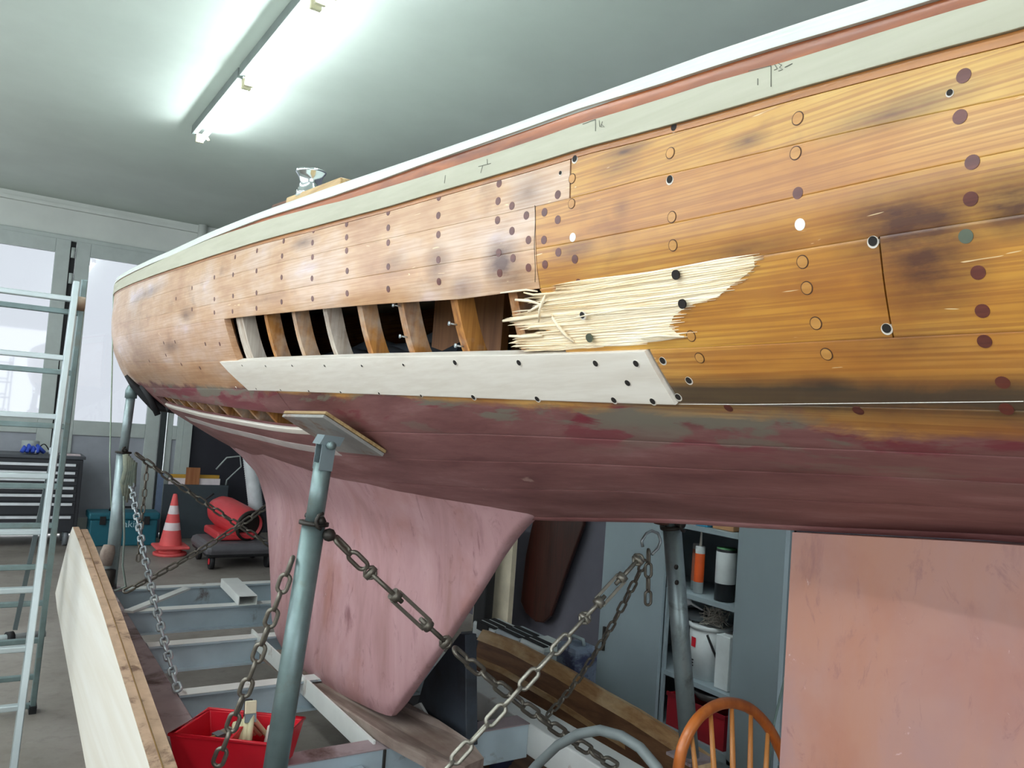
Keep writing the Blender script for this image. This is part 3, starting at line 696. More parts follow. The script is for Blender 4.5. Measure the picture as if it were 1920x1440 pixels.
L_ = y2-y3
for k in range(1, 5): lamp('tube_light', xt, y3-L_*k+.02, y3-L_*(k-1)-.02, 'lit fluorescent tube on the ceiling continuing the row out of view above the boat', 'ceiling tubes above the boat')
for k in range(6): lamp('tube_light', -1.5, y1-L_*(k+1), y1-L_*k-.04, 'added lit fluorescent tube, unseen, in a second ceiling row near the left windows', 'added ceiling tubes near the left windows')  # second row is added, out of view, to light the near hull side
# ================================================================== trailer
MAT['blue_steel'] = pm('blue_grey_steel', (178, 194, 202), .5, .0, var=.08, scale=6, rgb2=(96, 66, 50), thr=(.60, .72), bump=.2)
MAT['white_steel'] = pm('white_steel_edge', (222, 224, 220), .5, var=.06, scale=6, rgb2=(150, 120, 100), thr=(.62, .72))
MAT['rusty'] = pm('worn_rail_steel', (158, 142, 144), .55, .1, var=.15, scale=7, rgb2=(88, 62, 54), thr=(.50, .66), bump=.4)
MAT['galv'] = pm('galvanised_tube', (118, 136, 136), .42, .5, var=.14, scale=14, bump=.08, rgb2=(118, 124, 118), thr=(.56, .7))
MAT['chain_dk'] = pm('dark_chain_steel', (116, 110, 100), .42, .7, var=.2, scale=30)
MAT['chain_lt'] = pm('galvanised_chain', (176, 184, 188), .35, .7, var=.12, scale=30)
MAT['chain_silver'] = pm('worn_silver_chain', (160, 156, 144), .4, .7, var=.15, scale=30)
MAT['dark_metal'] = pm('dark_metal', (62, 58, 54), .5, .6, var=.2)
MAT['brown_board'] = wood('keel_board', (150, 134, 124), (112, 92, 82), 'Y', .8, ring=30, blotch=(96, 72, 60), bump=.4)
tr = thing('boat_trailer', 'blue grey steel trailer with cross beams and tube props under the yacht', 'trailer', (1.35, 3.6, 0))
MB().box((.62, 1.95, .36), (.735, 5.5, .5)).build('side_rail', MAT['rusty'], tr, bev=.006)
MB().box((1.87, 1.70, .38), (2.02, 5.5, .5)).build('side_rail', MAT['white_steel'], tr, bev=.006)
def ibeam(y, x0=.735, x1=1.87, top=.5, hh=.13):
    m = MB().box((x0, y-.02, top-.010), (x1, y+.05, top)).box((x0, y-.02, top-hh), (x1, y+.05, top-hh+.010)).box((x0, y+.012, top-hh+.010), (x1, y+.020, top-.010))
    o = m.build('cross_beam', MAT['blue_steel'], tr)
    MB().box((x0, y-.021, top-.001), (x1, y+.051, top+.001)).build('beam_flange', MAT['white_steel'], o)
for y in (5.28, 4.73, 4.05, 3.35): ibeam(y)
fb = MB().box((.735, 2.56, .37), (1.87, 2.64, .5)).build('cross_beam', MAT['blue_steel'], tr, bev=.004)
MB().box((.735, 2.555, .499), (1.87, 2.645, .503)).build('beam_flange', MAT['rusty'], fb)
MB().box((1.255, 2.548, .37), (1.262, 2.561, .5)).build('weld_seam', MAT['dark_metal'], fb)
a, b = RZ(240, 1147, .51), RZ(350, 1103, .51); MB().beam(a, b, .05, .012).build('diagonal_brace', MAT['white_steel'], tr)
MB().box((1.235, 2.60, .44), (1.243, 4.14, .515)).box((1.243, 2.60, .44), (1.28, 4.14, .448)).build('angle_iron', MAT['white_steel'], tr)
m = MB(); outl = [(1.245, 4.0), (1.25, 2.9), (1.262, 2.5), (1.30, 2.33), (1.38, 2.22), (1.47, 2.25), (1.50, 2.38), (1.49, 2.6), (1.48, 4.0)]
zt_ = lambda y: float(np.interp(y, [2.2, 2.62, 2.75, 3.1, 3.6, 4.0], [.552, .552, .535, .495, .444, .44]))
m.add([(x, y, zt_(y)) for x, y in outl]+[(x, y, zt_(y)-.035) for x, y in outl], [list(range(9))[::-1], [9+i for i in range(9)]]+[(i, (i+1) % 9, 9+(i+1) % 9, 9+i) for i in range(9)])
m.build('keel_board', MAT['brown_board'], tr)
MB().box((1.10, 1.0, .36), (1.18, 2.56, .46)).build('draw_bar', MAT['blue_steel'], tr, bev=.005)
MB().box((1.27, 2.24, .500), (1.47, 2.32, .516)).build('red_pad', pm('worn_red_paint', (168, 40, 44), .6, rgb2=(120, 90, 80)), tr)
MB().prism([RX(x, y, 1.56) for x, y in [(795, 1275), (862, 1188), (872, 1190), (874, 1400), (760, 1400)]], (.05, 0, 0)).build('keel_gusset', pm('dark_blue_steel', (58, 66, 76), .6, var=.15, rgb2=(44, 46, 50)), tr, bev=.003)
MB().prism([RX(x, y, 1.50) for x, y in [(772, 1325), (806, 1372), (806, 1352), (786, 1318)]], (.01, 0, 0)).build('bracket_plate', MAT['white_steel'], tr)
MB().box((1.54, 2.66, 0), (1.66, 3.0, .5)).box((.66, 4.9, 0), (.72, 5.0, .37)).box((1.9, 4.9, 0), (1.98, 5.0, .38)).box((.64, 2.0, 0), (.72, 2.1, .36)).box((1.9, 2.0, 0), (1.98, 2.1, .38)).build('trailer_leg', MAT['dark_metal'], tr)

MAT['galv_lt'] = pm('light_galvanised_tube', (150, 164, 166), .4, .5, var=.16, scale=12, bump=.08, rgb2=(112, 122, 118), thr=(.54, .68))
def post(p0, p1, pt, r0, r1, label=None, gm='galv_lt'):
    """p0 foot, p1 top of the lower tube, pt top of the inner tube"""
    o = MB().cyl(p0, p1, r0, n=28).build('prop_tube', MAT[gm], tr, label=label)
    MB().cyl(p1, pt, r1, n=28).build('inner_tube', MAT[gm], o)
    d = (Vector(pt)-Vector(p1)).normalized()
    MB().lathe([(r1, 0), (r0*1.28, .001), (r0*1.28, .011), (r1, .012)], p1, d, 24).build('collar', MAT['dark_metal'], o)
    u, w = perp(d); c = Vector(p1)+d*.02
    MB().cyl(c-u*(r0*1.6), c+u*(r0*1.9), .009, n=10).build('lock_bolt', MAT['dark_metal'], o)
    MB().lathe([(0, 0), (.013, .001), (.013, .010), (0, .011)], c-u*(r0*1.8), u, 6).build('bolt_head', MAT['dark_metal'], o)
    MB().tube([c-u*(r0*1.85)+w*(.018*math.sin(a_))+d*(.022*math.cos(a_)) for a_ in (0, .8, 1.6, 2.4, 3.14)], .005, 8).build('wing_handle', MAT['dark_metal'], o)
    MB().box((p0[0]-.06, p0[1]-.06, .5), (p0[0]+.06, p0[1]+.06, .51)).build('foot_plate', MAT['rusty'], o)
    return o
# near left prop
pa, pb_, pt = Vector(RY(497, 1560, 2.2)), Vector(RY(588, 985, 2.2)), Vector(RY(606, 868, 2.2))
pa = pa+(pa-pb_).normalized()*((pa.z-.5)/abs((pa-pb_).normalized().z))
np_ = post(pa, pb_, pt, .033, .0255, 'near left galvanised prop with plywood pad', 'galv')
MAT['plate'] = pm('zinc_plate', (118, 132, 136), .45, .5, var=.12, rgb2=(128, 84, 60), thr=(.66, .75))
up = (pt-pb_).normalized(); sx = Vector((1, 0, 0)); sx = (sx-up*sx.dot(up)).normalized(); sy = up.cross(sx)
# pad: plywood board lying against the bilge
B_ = Vector(RY(605, 783, 2.16)); C_ = Vector(RY(718, 856, 2.16)); A_ = Vector(RY(528, 781, 2.46)); D_ = A_+(C_-B_)
nrm = (C_-B_).cross(A_-B_).normalized()
if nrm.z < 0: nrm = -nrm
def slab(name, z0, z1, mat, parent, grow=0.):
    c = (A_+B_+C_+D_)/4; q = [p+(p-c)*grow for p in (A_, B_, C_, D_)]
    return MB().hexa([q[0]+nrm*z0, q[1]+nrm*z0, q[2]+nrm*z0, q[3]+nrm*z0, q[0]+nrm*z1, q[1]+nrm*z1, q[2]+nrm*z1, q[3]+nrm*z1]).build(name, mat, parent, bev=.0015)
MAT['ply_grey'] = pm('grey_plywood', (138, 136, 132), .75, var=.15, scale=12, rgb2=(120, 84, 64), thr=(.52, .66), bump=.3)
MAT['ply_edge'] = wood('plywood_edge', (176, 150, 106), (122, 92, 52), 'Y', .7, ring=80)
slab('pad_board', 0, .010, MAT['ply_grey'], np_); slab('pad_board', .0115, .021, MAT['ply_edge'], np_, .01)
for s in (-1, 1):
    q = pt+sy*(.024*s)
    m = MB().beam(q-up*.012, q+up*.085, .004, .05, up=sy) if False else MB()
    a = .020
    poly = [q-sx*a-up*.020, q+sx*a-up*.020, q+sx*a+up*.05, q+sx*.008+up*.078, q-sx*a+up*.062]
    m.prism([p-sy*.002 for p in poly], sy*.004).build('pad_bracket', MAT['plate'], np_)
MB().box((-.001, -.001, -.001), (.001, .001, .001))
bc = pt+up*.052
MB().lathe([(0, -.052), (.012, -.051), (.012, -.042), (.006, -.041), (.006, .041), (.012, .042), (.012, .052), (0, .053)], bc, sy, 12).build('pivot_bolt', MAT['galv'], np_)
for s in (-1, 1): MB().lathe([(0, 0), (.011, .001), (.011, .009), (.006, .010), (0, .012)], bc+sy*.026*s, sy*s, 6).build('pivot_nut', MAT['galv'], np_)
MB().hexa([bc+sx*a*.03+sy*b*.03+nrm*c for c in (.0, .03) for a, b in ((-1, -1), (1, -1), (1, 1), (-1, 1))]).build('pad_block', MAT['plate'], np_)

# far left prop
fa, fm, ft = Vector(RY(205, 1112, 5.28)), Vector(RY(231, 850, 5.28)), Vector(RY(246, 738, 5.28))
fa = fa+(fa-fm).normalized()*((fa.z-.51)/abs((fa-fm).normalized().z))
fp_ = post(fa, fm, ft, .036, .026, 'far left galvanised prop beside the plywood boards')
MB().lathe([(.0, -.03), (.034, -.028), (.034, .02), (.02, .05), (0, .055)], ft, (0, 0, 1), 16).build('prop_cap', MAT['galv'], fp_)
cl = [Vector(RY(x, y, 5.22)) for x, y in [(236, 704), (250, 722), (272, 742), (292, 762), (312, 766), (330, 772)]]
MB().tube(cl, [.010, .02, .030, .034, .022, .014], 8).build('rubber_pad', MAT['rubber'], fp_, label='black rubber pad clamped under the hull')
MB().tube([Vector(RY(x, y, 5.18)) for x, y in [(266, 722), (282, 748), (296, 778)]], .018, 8).build('clamp_arm', MAT['rubber'], fp_)
MB().cyl(RY(312, 768, 5.1), RY(326, 762, 5.1), .016, n=10).build('clamp_screw', MAT['rubber'], fp_)
MB().lathe([(0, -.05), (.036, -.045), (.04, .03), (.03, .07), (0, .075)], RY(200, 1045, 5.22), (0.1, 0, 1), 14).build('rust_clamp', MAT['brown_board'], fp_)
MB().lathe([(0, -.05), (.04, -.045), (.04, .05), (0, .055)], RY(202, 1085, 5.2), (0, 0, 1), 14).build('rust_clamp', MAT['dark_metal'], fp_)
# right props
ra, rm, rt = Vector(RY(1292, 1400, 2.06)), Vector(RY(1260, 990, 2.06)), Vector((2.0, 2.06, 1.60))
ra = ra+(ra-rm).normalized()*((ra.z-.5)/abs((ra-rm).normalized().z))
rp_ = post(ra, rm, rt, .033, .026, 'near right galvanised prop with bolt holes')
for x, y in ((1267, 1063), (1268, 1092)): MB().lathe([(0, 0), (.009, .001), (.009, .004), (0, .005)], RY(x, y, 2.026), (0, -1, 0), 12).build('bolt_hole', MAT['dark_metal'], rp_)
post((2.08, 5.28, .51), (2.05, 5.28, 1.35), (2.0, 5.28, 1.60), .036, .026)

# ================================================================== chains
def link_mesh(name, L, Wd, r, mat):
    n = 8; pts = []; R_ = Wd/2-r; s = L/2-r-R_
    for i in range(n+1): a = -math.pi/2+math.pi*i/n; pts.append((s+R_*math.cos(a), R_*math.sin(a), 0))
    for i in range(n+1): a = math.pi/2+math.pi*i/n; pts.append((-s+R_*math.cos(a), R_*math.sin(a), 0))
    return MB().tube(pts, r, 8, closed=True).mesh(name, mat)
LK = dict(c=link_mesh('link', .064, .040, .0062, MAT['chain_dk']), big=link_mesh('link', .088, .042, .0066, MAT['chain_silver']), dk=link_mesh('link', .080, .044, .0066, MAT['chain_dk']), lt=link_mesh('link', .072, .040, .0062, MAT['chain_lt']), sm=link_mesh('link', .056, .030, .0048, MAT['chain_dk']))
PITCH = dict(c=.0510, big=.0740, dk=.0660, lt=.0598, sm=.0468)
def chain(label, p0, p1, kind='dk', sag=0., turn=None, group=None, side=(0, 0, 0)):
    p0, p1 = Vector(p0), Vector(p1); t = thing('chain', label, 'chain', p0, group)
    n = 200; cv = [p0.lerp(p1, i/n)+Vector((0, 0, -sag*4*(i/n)*(1-i/n)))+Vector(side)*(4*(i/n)*(1-i/n)) for i in range(n+1)]
    L = [0]
    for i in range(n): L.append(L[-1]+(cv[i+1]-cv[i]).length)
    def at(d):
        d = max(0, min(L[-1], d)); i = min(n-1, int(np.searchsorted(L, d, side='right'))-1); u = (d-L[i])/max(1e-9, L[i+1]-L[i]); return cv[i].lerp(cv[i+1], u), (cv[i+1]-cv[i]).normalized()
    pit = PITCH[kind]; tot = L[-1]; k = 0; d = pit/2
    while d < tot:
        if not (turn and turn[0]*tot-pit*.5 < d < turn[1]*tot+pit*.3):
            c, dr = at(d); u, w = perp(dr); a = .5+(math.pi/2)*(k % 2)+.12*math.sin(k*1.7)
            y = u*math.cos(a)+w*math.sin(a); z = dr.cross(y)
            o = link('link', LK[kind], t); Mx = Matrix((dr, y, z)).transposed().to_4x4(); Mx.translation = c-off(t); o.matrix_local = Mx
        d += pit; k += 1
    if turn:
        a, dr = at(turn[0]*tot); b, _ = at(turn[1]*tot); dr = (b-a).normalized(); ln = (b-a).length; w = (a-Vector((0, 0, 1.5))).normalized(); u = dr.cross(w).normalized(); w = dr.cross(u)
        m = MB()
        bs, be = a+dr*ln*.32, a+dr*ln*.74
        for s in (-1, 1): m.beam(bs+u*.016*s, be+u*.016*s, .011, .014, up=w)
        m.build('turnbuckle_body', LK[kind].materials[0], t, bev=.002)
        for c_, s in ((bs, -1), (be, 1)): MB().cyl(c_-dr*.012, c_+dr*.012, .019, n=12).build('turnbuckle_nut', LK[kind].materials[0], t)
        MB().cyl(a, bs+dr*.03, .0075, n=10).build('threaded_rod', LK[kind].materials[0], t); MB().cyl(be-dr*.03, b, .0075, n=10).build('threaded_rod', LK[kind].materials[0], t)
        for c_ in (a, b):
            MB().lathe([(0, -.022), (.010, -.021), (.010, .021), (0, .022)], c_, u, 10).build('shackle_pin', LK[kind].materials[0], t)
            MB().tube([c_+u*.016*math.cos(q)+dr*.018*math.sin(q) for q in [i*math.pi/6 for i in range(12)]], .005, 7, closed=True).build('shackle', LK[kind].materials[0], t)
    return t
chain('dark steel chain hanging from the near left prop collar in front of the red tote', RY(549, 1045, 2.2), RY(400, 1452, 2.31), 'c', .01)
chain('dark chain with long turnbuckle crossing in front of the keel fin', RY(628, 1008, 2.17), (1.92, 2.10, .505), 'dk', .045, (.115, .37))
chain('silvery chain with turnbuckle slanting down left from the near right prop hook', RY(1205, 1040, 2.02), RZ(720, 1570, .42), 'big', .0, (.02, .25))
chain('loose chain behind the turnbuckle, hanging from the near right prop to the white rail', RY(1210, 1050, 2.09), RZ(1022, 1345, .51), 'sm', .06)
chain('short free chain end dangling straight down beside the near right prop', RY(1216, 1030, 2.0), RY(1215, 1128, 2.0), 'sm', 0)
chain('galvanised chain with flat shackle hanging from the far left prop to the rail', RY(246, 905, 5.18), RZ(335, 1300, .52), 'lt', .05)
chain('thin dark chain end dangling straight down just right of the strap', RY(276, 872, 5.12), RY(258, 1060, 5.1), 'sm', .0)
chain('dark chain running from the far left prop collar across towards the heater', RY(254, 850, 5.25), (2.05, 5.30, .52), 'dk', .03)
chain('dark chain rising from the left rail across the cone towards the keel', RZ(232, 1110, .54), RY(560, 905, 5.28), 'dk', .04)
hk = Vector(RY(1218, 1015, 2.02))
t = thing('shackle_hook', 'bright bent wire hook holding the chains at the near right prop', 'hook', hk)
MB().tube([RY(x, y, 2.01) for x, y in [(1205, 1025), (1203, 1015), (1212, 1000), (1222, 995), (1234, 1000), (1239, 1015), (1234, 1028), (1222, 1040)]], .005, 8).build('hook', MAT['chain_lt'], t)
MB().lathe([(0, 0), (.026, .004), (.03, .02), (.02, .04), (0, .045)], RY(1240, 985, 2.03), (0, 0, 1), 12).build('rusty_eye', pm('rust', (84, 56, 44), .7), t)
t = thing('ball_shackle', 'dark round shackle ball on the near left prop collar', 'shackle', RY(617, 1003, 2.18))
MB().lathe([(0, -.019), (.012, -.015), (.018, -.006), (.019, 0), (.018, .006), (.012, .015), (0, .019)], RY(617, 1003, 2.17), (0, 0, 1), 20).build('ball', MAT['dark_metal'], t)
t = thing('flat_shackle', 'flat galvanised shackle at the top of the hanging chain by the far prop', 'shackle', RY(240, 895, 5.2))
MB().tube([RY(x, y, 5.2) for x, y in [(241, 880), (252, 882), (253, 912), (246, 916), (243, 912)]], .008, 8, closed=True).build('bow', MAT['chain_lt'], t)
rg = MB()
for i in range(5): rg.tube([Vector(RY(236+4*i, 852+4*i, 5.2)), Vector(RY(238+3*i, 880, 5.18)), Vector(RY(230+5*i, 905+3*(i % 2), 5.17)), Vector(RY(232+3*i, 932+5*(i % 3), 5.19))], [.018, .02, .016, .006], 7)
tag(rg.build('strap_rag', pm('green_grey_strap', (92, 104, 96), .9, rgb2=(150, 150, 130)), None), 'grey green webbing strap knotted round the far left prop', 'strap')
tag(MB().tube([RY(x, y, yy) for x, y, yy in [(213, 548, 5.55), (210, 700, 5.55), (206, 860, 5.5), (209, 960, 5.4)]], .0045, 6).build('cord', pm('pale_green_cord', (150, 166, 150), .8), None), 'thin pale cord hanging straight down from the far end of the hull', 'cord')
tag(MB().tube([RY(x, y, yy) for x, y, yy in [(232, 930, 5.15), (233, 1010, 5.12), (230, 1060, 5.1), (236, 1100, 5.08), (215, 1108, 5.1)]], .006, 6).build('cord', pm('grey_cord', (120, 132, 124), .8), None), 'grey cord hanging from the strap to the left trailer rail', 'cord')

# ---- things on the trailer
a, b = Vector(RZ(430, 1092, .535)), Vector(RZ(465, 1126, .535)); d = (b-a).normalized(); u = Vector((-d.y, d.x, 0))*.05
m = MB(); wl = .004
for s in (-1, 1):
    m.beam(a+u*s+Vector((0, 0, 0)), b+u*s, wl, .05); m.beam(a+Vector((0, 0, .025*s)), b+Vector((0, 0, .025*s)), .1, wl)
tag(m.build('steel_channel', MAT['white_steel'], None), 'short white rectangular steel tube lying across the trailer beams', 'tube')
MAT['red'] = pm('red_plastic', (206, 26, 44), .35, var=.05, scale=3)
tote = thing('tool_tote', 'red plastic tool tote full of brushes, between left rail and near prop', 'tote', (.8, 2.68, .505))
P4 = [Vector(RZ(317, 1378, .625)), Vector(RZ(391, 1330, .625)), Vector(RZ(571, 1348, .625)), Vector(RZ(530, 1404, .625))]
P4[3] = P4[0]+(P4[2]-P4[1])
c4 = (P4[0]+P4[2])/2; lo = [c4+(p-c4)*.86-Vector((0, 0, .118)) for p in P4]; inn = [c4+(p-c4)*.955 for p in P4]; inl = [c4+(p-c4)*.82-Vector((0, 0, .108)) for p in P4]
m = MB().add(P4+lo+inn+inl, [(i, (i+1) % 4, 4+(i+1) % 4, 4+i) for i in range(4)]+[(i, 8+i, 8+(i+1) % 4, (i+1) % 4) for i in range(4)]+[(8+i, 12+i, 12+(i+1) % 4, 8+(i+1) % 4) for i in range(4)]+[(4, 5, 6, 7), (12, 15, 14, 13)])
m.build('tray', MAT['red'], tote, bev=.004)
rim = [p+Vector((0, 0, .002)) for p in P4]
MB().tube([rim[0], rim[1], rim[2], rim[3]], .006, 8, closed=True).build('rim', MAT['red'], tote)
mid1, mid2 = (P4[0]+P4[3])/2, (P4[1]+P4[2])/2
MB().prism([mid1.lerp(mid2, .04)-Vector((0, 0, .10)), mid1.lerp(mid2, .96)-Vector((0, 0, .10)), mid1.lerp(mid2, .9)-Vector((0, 0, .02)), mid1.lerp(mid2, .5)+Vector((0, 0, .0)), mid1.lerp(mid2, .1)-Vector((0, 0, .02))], (P4[3]-P4[0]).normalized()*.008).build('divider', MAT['red'], tote)
def inside(fu, fv, z): p = P4[0].lerp(P4[3], fu); q = P4[1].lerp(P4[2], fu); r = p.lerp(q, fv); return Vector((r.x, r.y, .517+z))
def brush(label, a, b, hm, bm):
    t = thing('paint_brush', label, 'brush', a); a, b = Vector(a), Vector(b); d = (b-a).normalized()
    MB().tube([a, a+d*.06, a+d*.1], [.007, .010, .006], 10).build('handle', hm, t)
    u, w = perp(d); m = MB(); s = a+d*.1
    MB().beam(s, s+d*.025, .035, .014).build('ferrule', MAT['plate'], t); m.beam(s+d*.025, s+d*.065, .036, .012).build('bristles', bm, t, bev=.003)
brush('brush with grey bristles lying at the left end of the red tote', inside(.10, .2, .05), inside(.32, .75, .07), wood('brush_handle', (190, 150, 96), (160, 110, 60), 'Y'), pm('grey_bristle', (120, 112, 100), .9))
brush('cream bristled brush standing up in the red tote beside the dark chain', inside(.62, .5, .02), inside(.56, .62, .14), wood('brush_handle_dark', (110, 74, 50), (80, 50, 30), 'Y'), pm('cream_bristle', (220, 210, 180), .9))
tag(MB().tube([inside(.15, .5, .05), inside(.55, .28, .06)], [.006, .006], 10).build('screwdriver', pm('white_handle', (222, 226, 226), .4), None), 'thin white tool shaft lying flat in the red tote', 'tool')
tag(MB().tube([inside(.3, .3, .06), inside(.95, .22, .055)], [.007, .009], 10).build('file_tool', pm('dark_green_tool', (70, 82, 66), .5), None), 'long dark green rod tool at the front of the red tote', 'tool')
tag(MB().tube([inside(.48, .75, .05), inside(.44, .9, .13), inside(.43, .92, .16)], [.012, .012, .014], 10).build('hammer_handle', MAT['rubber'], None), 'black rubber tool grip sticking out behind the dark chain', 'tool')
m = MB()
for i in range(4): m.tube([inside(.5+.04*i, .45, .07), inside(.42+.05*i, .62, .10+.01*i), inside(.5+.06*i, .82, .06)], [.010, .013, .008], 8)
tag(m.build('work_glove', pm('cream_glove', (216, 208, 170), .9), None), 'crumpled cream work glove in the middle of the red tote', 'glove')
tag(MB().lathe([(0, 0), (.02, .001), (.02, .09), (.008, .10), (0, .101)], inside(.72, .75, 0), (.2, .1, 1), 14).build('glue_bottle', MAT['filler'], None), 'small white bottle at the right end of the red tote, beside the prop', 'bottle')

# ---- plywood boards leaning left of the trailer
MAT['ply_face'] = wood('birch_ply_face', (236, 232, 224), (224, 216, 202), 'Y', .5, ring=14, bump=.04)
MAT['ply_rim'] = pm('plywood_rough_edge', (176, 146, 122), .8, var=.15, scale=20, rgb2=(112, 84, 68), thr=(.55, .68), bump=.3)
bp = thing('plywood_boards', 'two long pale plywood boards clamped together, on edge beside the trailer', 'board', (.45, 3, .2))
prof = [(4.52, .985), (4.62, .93), (5.08, .54), (4.9, .50), (4.2, .42), (3.24, .316), (2.2, .17), (1.0, .0), (.9, .55), (1.8, .685), (2.17, .745), (3.2, .87), (4.2, .965)]
for x0, x1 in ((.420, .447), (.456, .486)):
    dz = 0 if x0 < .45 else -.012
    m = MB(); n = len(prof); a = [(x0, y, z+dz) for y, z in prof]; b = [(x1, y, z+dz) for y, z in prof]
    o = m.prism(a, (x1-x0, 0, 0)).build('board', MAT['ply_rim'], bp)
    if x0 < .45: MB().prism([(x0-.0015, y+(3-y)*.001, z) for y, z in prof], (.0014, 0, 0)).build('pale_face', MAT['ply_face'], o)
MB().prism([(.4475, y, z-.014) for y, z in prof], (.008, 0, 0)).build('glue_layer', wood('light_edge', (222, 186, 130), (200, 160, 100), 'Y'), bp)
MB().box((.487, 3.2, .40), (.618, 3.28, .48)).build('wood_block', MAT['brown_board'], bp)

# ================================================================== ladder
MAT['alu'] = pm('aluminium', (178, 188, 190), .4, .55, var=.06, scale=10)
ld = thing('step_ladder', 'tall aluminium folding ladder standing at the left edge of the picture', 'ladder', (0, 4.3, 0))
tf, bf = Vector(RY(143, 530, 4.38)), Vector(RZ(22, 1465, 0)); tb, bb = Vector(RY(158, 532, 4.46)), Vector(RZ(60, 1335, 0))
LW = .50
for s in (0, 1):
    dx = Vector((-LW*s, 0, 0)) if s else Vector((0, 0, 0))
    MB().beam(bf+dx, tf+dx, .028, .062).build('front_stile', MAT['alu'], ld, bev=.004)
    MB().beam(bb+dx, tb+dx+Vector((0, 0, .02)), .026, .055).build('rear_stile', MAT['galv'], ld, bev=.004)
    MB().beam(bb+dx+Vector((0, 0, .0)), bb+dx+(tb-bb)*.02, .034, .07).build('rubber_foot', MAT['rubber'], ld)
    MB().beam(bf+dx, bf+dx+(tf-bf)*.02, .034, .07).build('rubber_foot', MAT['rubber'], ld)
    MB().lathe([(0, -.03), (.035, -.028), (.035, .028), (0, .03)], tf.lerp(tb, .5)+dx-Vector((0, 0, .1)), (1, 0, 0), 14).build('hinge', pm('rusty_hinge', (136, 118, 100), .6, .3), ld)
def at_px(a, b, y):      # point on the stile seen at image row y
    lo, hi = 0., 1.
    for _ in range(30):
        t_ = (lo+hi)/2; p = a.lerp(b, t_)-Vector((0, 0, HC)); z_ = p.dot(Vector(fwd)); py = 720-FPX*p.dot(Vector(cup))/z_
        if py > y: lo = t_
        else: hi = t_
    return a.lerp(b, (lo+hi)/2)
for y in (562, 672, 782, 893, 997, 1105, 1215, 1325): 
    p = at_px(bf, tf, y); MB().beam(p, p-Vector((LW, 0, 0)), .034, .026).build('rung', MAT['alu'], ld, bev=.005)
for y in (588, 700, 800, 912, 985, 1062, 1130, 1200, 1268, 1322):
    p = at_px(bb, tb, y) if y < 1330 else bb; MB().beam(p, p-Vector((LW, 0, 0)), .028, .026).build('rung', MAT['galv'], ld, bev=.004)
p = Vector(RY(96, 868, 4.7)); q = Vector(RY(28, 1180, 4.7)); MB().beam(p, q, .02, .03).build('brace_strut', pm('dark_strut', (84, 94, 96), .5, .4), ld)
p = Vector(RZ(-60, 1203, .28)); q = Vector(RZ(85, 1188, .28)); MB().cyl(p, q, .018, n=12).build('stabiliser_bar', MAT['alu'], ld)
MB().cyl(Vector(RZ(12, 1196, .28)), Vector(RZ(24, 1194, .28)), .032, n=12).build('clamp', MAT['rubber'], ld)
# ================================================================== background things by the doors
def fbox(x0, y0, x1, y1, Y, depth):              # box whose front face fills the given picture rectangle at distance Y
    a = RY(x0, y0, Y); b = RY(x1, y1, Y); return (min(a[0], b[0]), Y, min(a[2], b[2])), (max(a[0], b[0]), Y+depth, max(a[2], b[2]))
MAT['chest'] = pm('black_chest', (44, 46, 52), .5, var=.05)
MAT['handle'] = pm('white_drawer_handle', (226, 230, 234), .4)
(cx0, cy, _), _ = fbox(-35, 860, 0, 1000, 9.8, .4); cx1 = RY(155, 880, 9.8)[0]; ctop = RY(150, 862, 9.8)[2]
tc = thing('tool_chest', 'black rolling tool chest with white drawer handles behind the ladder', 'tool chest', ((cx0+cx1)/2, 10, 0))
MB().box((cx0, 9.8, .19), (cx1, 10.25, ctop)).build('body', MAT['chest'], tc, bev=.008)
MB().box((cx0-.02, 9.78, ctop), (cx1+.02, 10.28, ctop+.035)).build('top_tray', pm('grey_chest_top', (70, 74, 80), .5), tc, bev=.006)
zs = [RY(150, y, 9.8)[2] for y in (868, 883, 896, 911, 925, 941, 965, 998)]
for i in range(7):
    dr = MB().box((cx0+.03, 9.785, zs[i+1]+.006), (cx1-.04, 9.80, zs[i]-.006)).build('drawer', MAT['chest'], tc, bev=.003)
    MB().box((cx0+.07, 9.765, zs[i]-.040), (cx1-.07, 9.785, zs[i]-.012)).build('handle', MAT['handle'], dr, bev=.003)
for x in (cx0+.1, cx1-.1):
    for y in (9.86, 10.18):
        w = MB().cyl((x-.02, y,   .085), (x+.02, y, .085), .085, n=18).build('wheel', pm('grey_wheel', (120, 126, 130), .5), tc); MB().box((x-.03, y-.03, .10), (x+.03, y+.03, .19)).build('caster_fork', MAT['plate'], w)
z0 = ctop+.036
def on_chest(px): return RY(px, 850, 9.95)[0]
x = on_chest(56); tag(MB().lathe([(0, .10), (.085, .10), (.085, .23), (.08, .235), (0, .236)], (x, 10.02, z0-.10), (0, 0, 1), 22).build('paint_can', pm('grey_can', (158, 166, 164), .5), None), 'grey paint can on top of the black tool chest', 'can')
m = MB(); x = on_chest(56)
for i in range(4): m.tube([(x-.08+.05*i, 9.86, z0+.02), (x-.06+.04*i, 9.88, z0+.06+.02*(i % 2)), (x-.02+.05*i, 9.9, z0+.02)], [.02, .032, .02], 9)
tag(m.build('blue_cloth', pm('bright_blue_cloth', (54, 84, 190), .8), None), 'crumpled bright blue cloth on the tool chest', 'cloth')
t = thing('ear_defenders', 'white ear defenders lying on the tool chest right of the blue cloth', 'ear defenders', (on_chest(80), 9.9, z0))
for dx in (-.05, .05): MB().lathe([(0, 0), (.035, .004), (.04, .02), (.03, .04), (0, .045)], (on_chest(80)+dx, 9.9, z0+.04), (1 if dx > 0 else -1, 0, 0), 16).build('cup', pm('light_grey_cup', (206, 214, 222), .4), t)
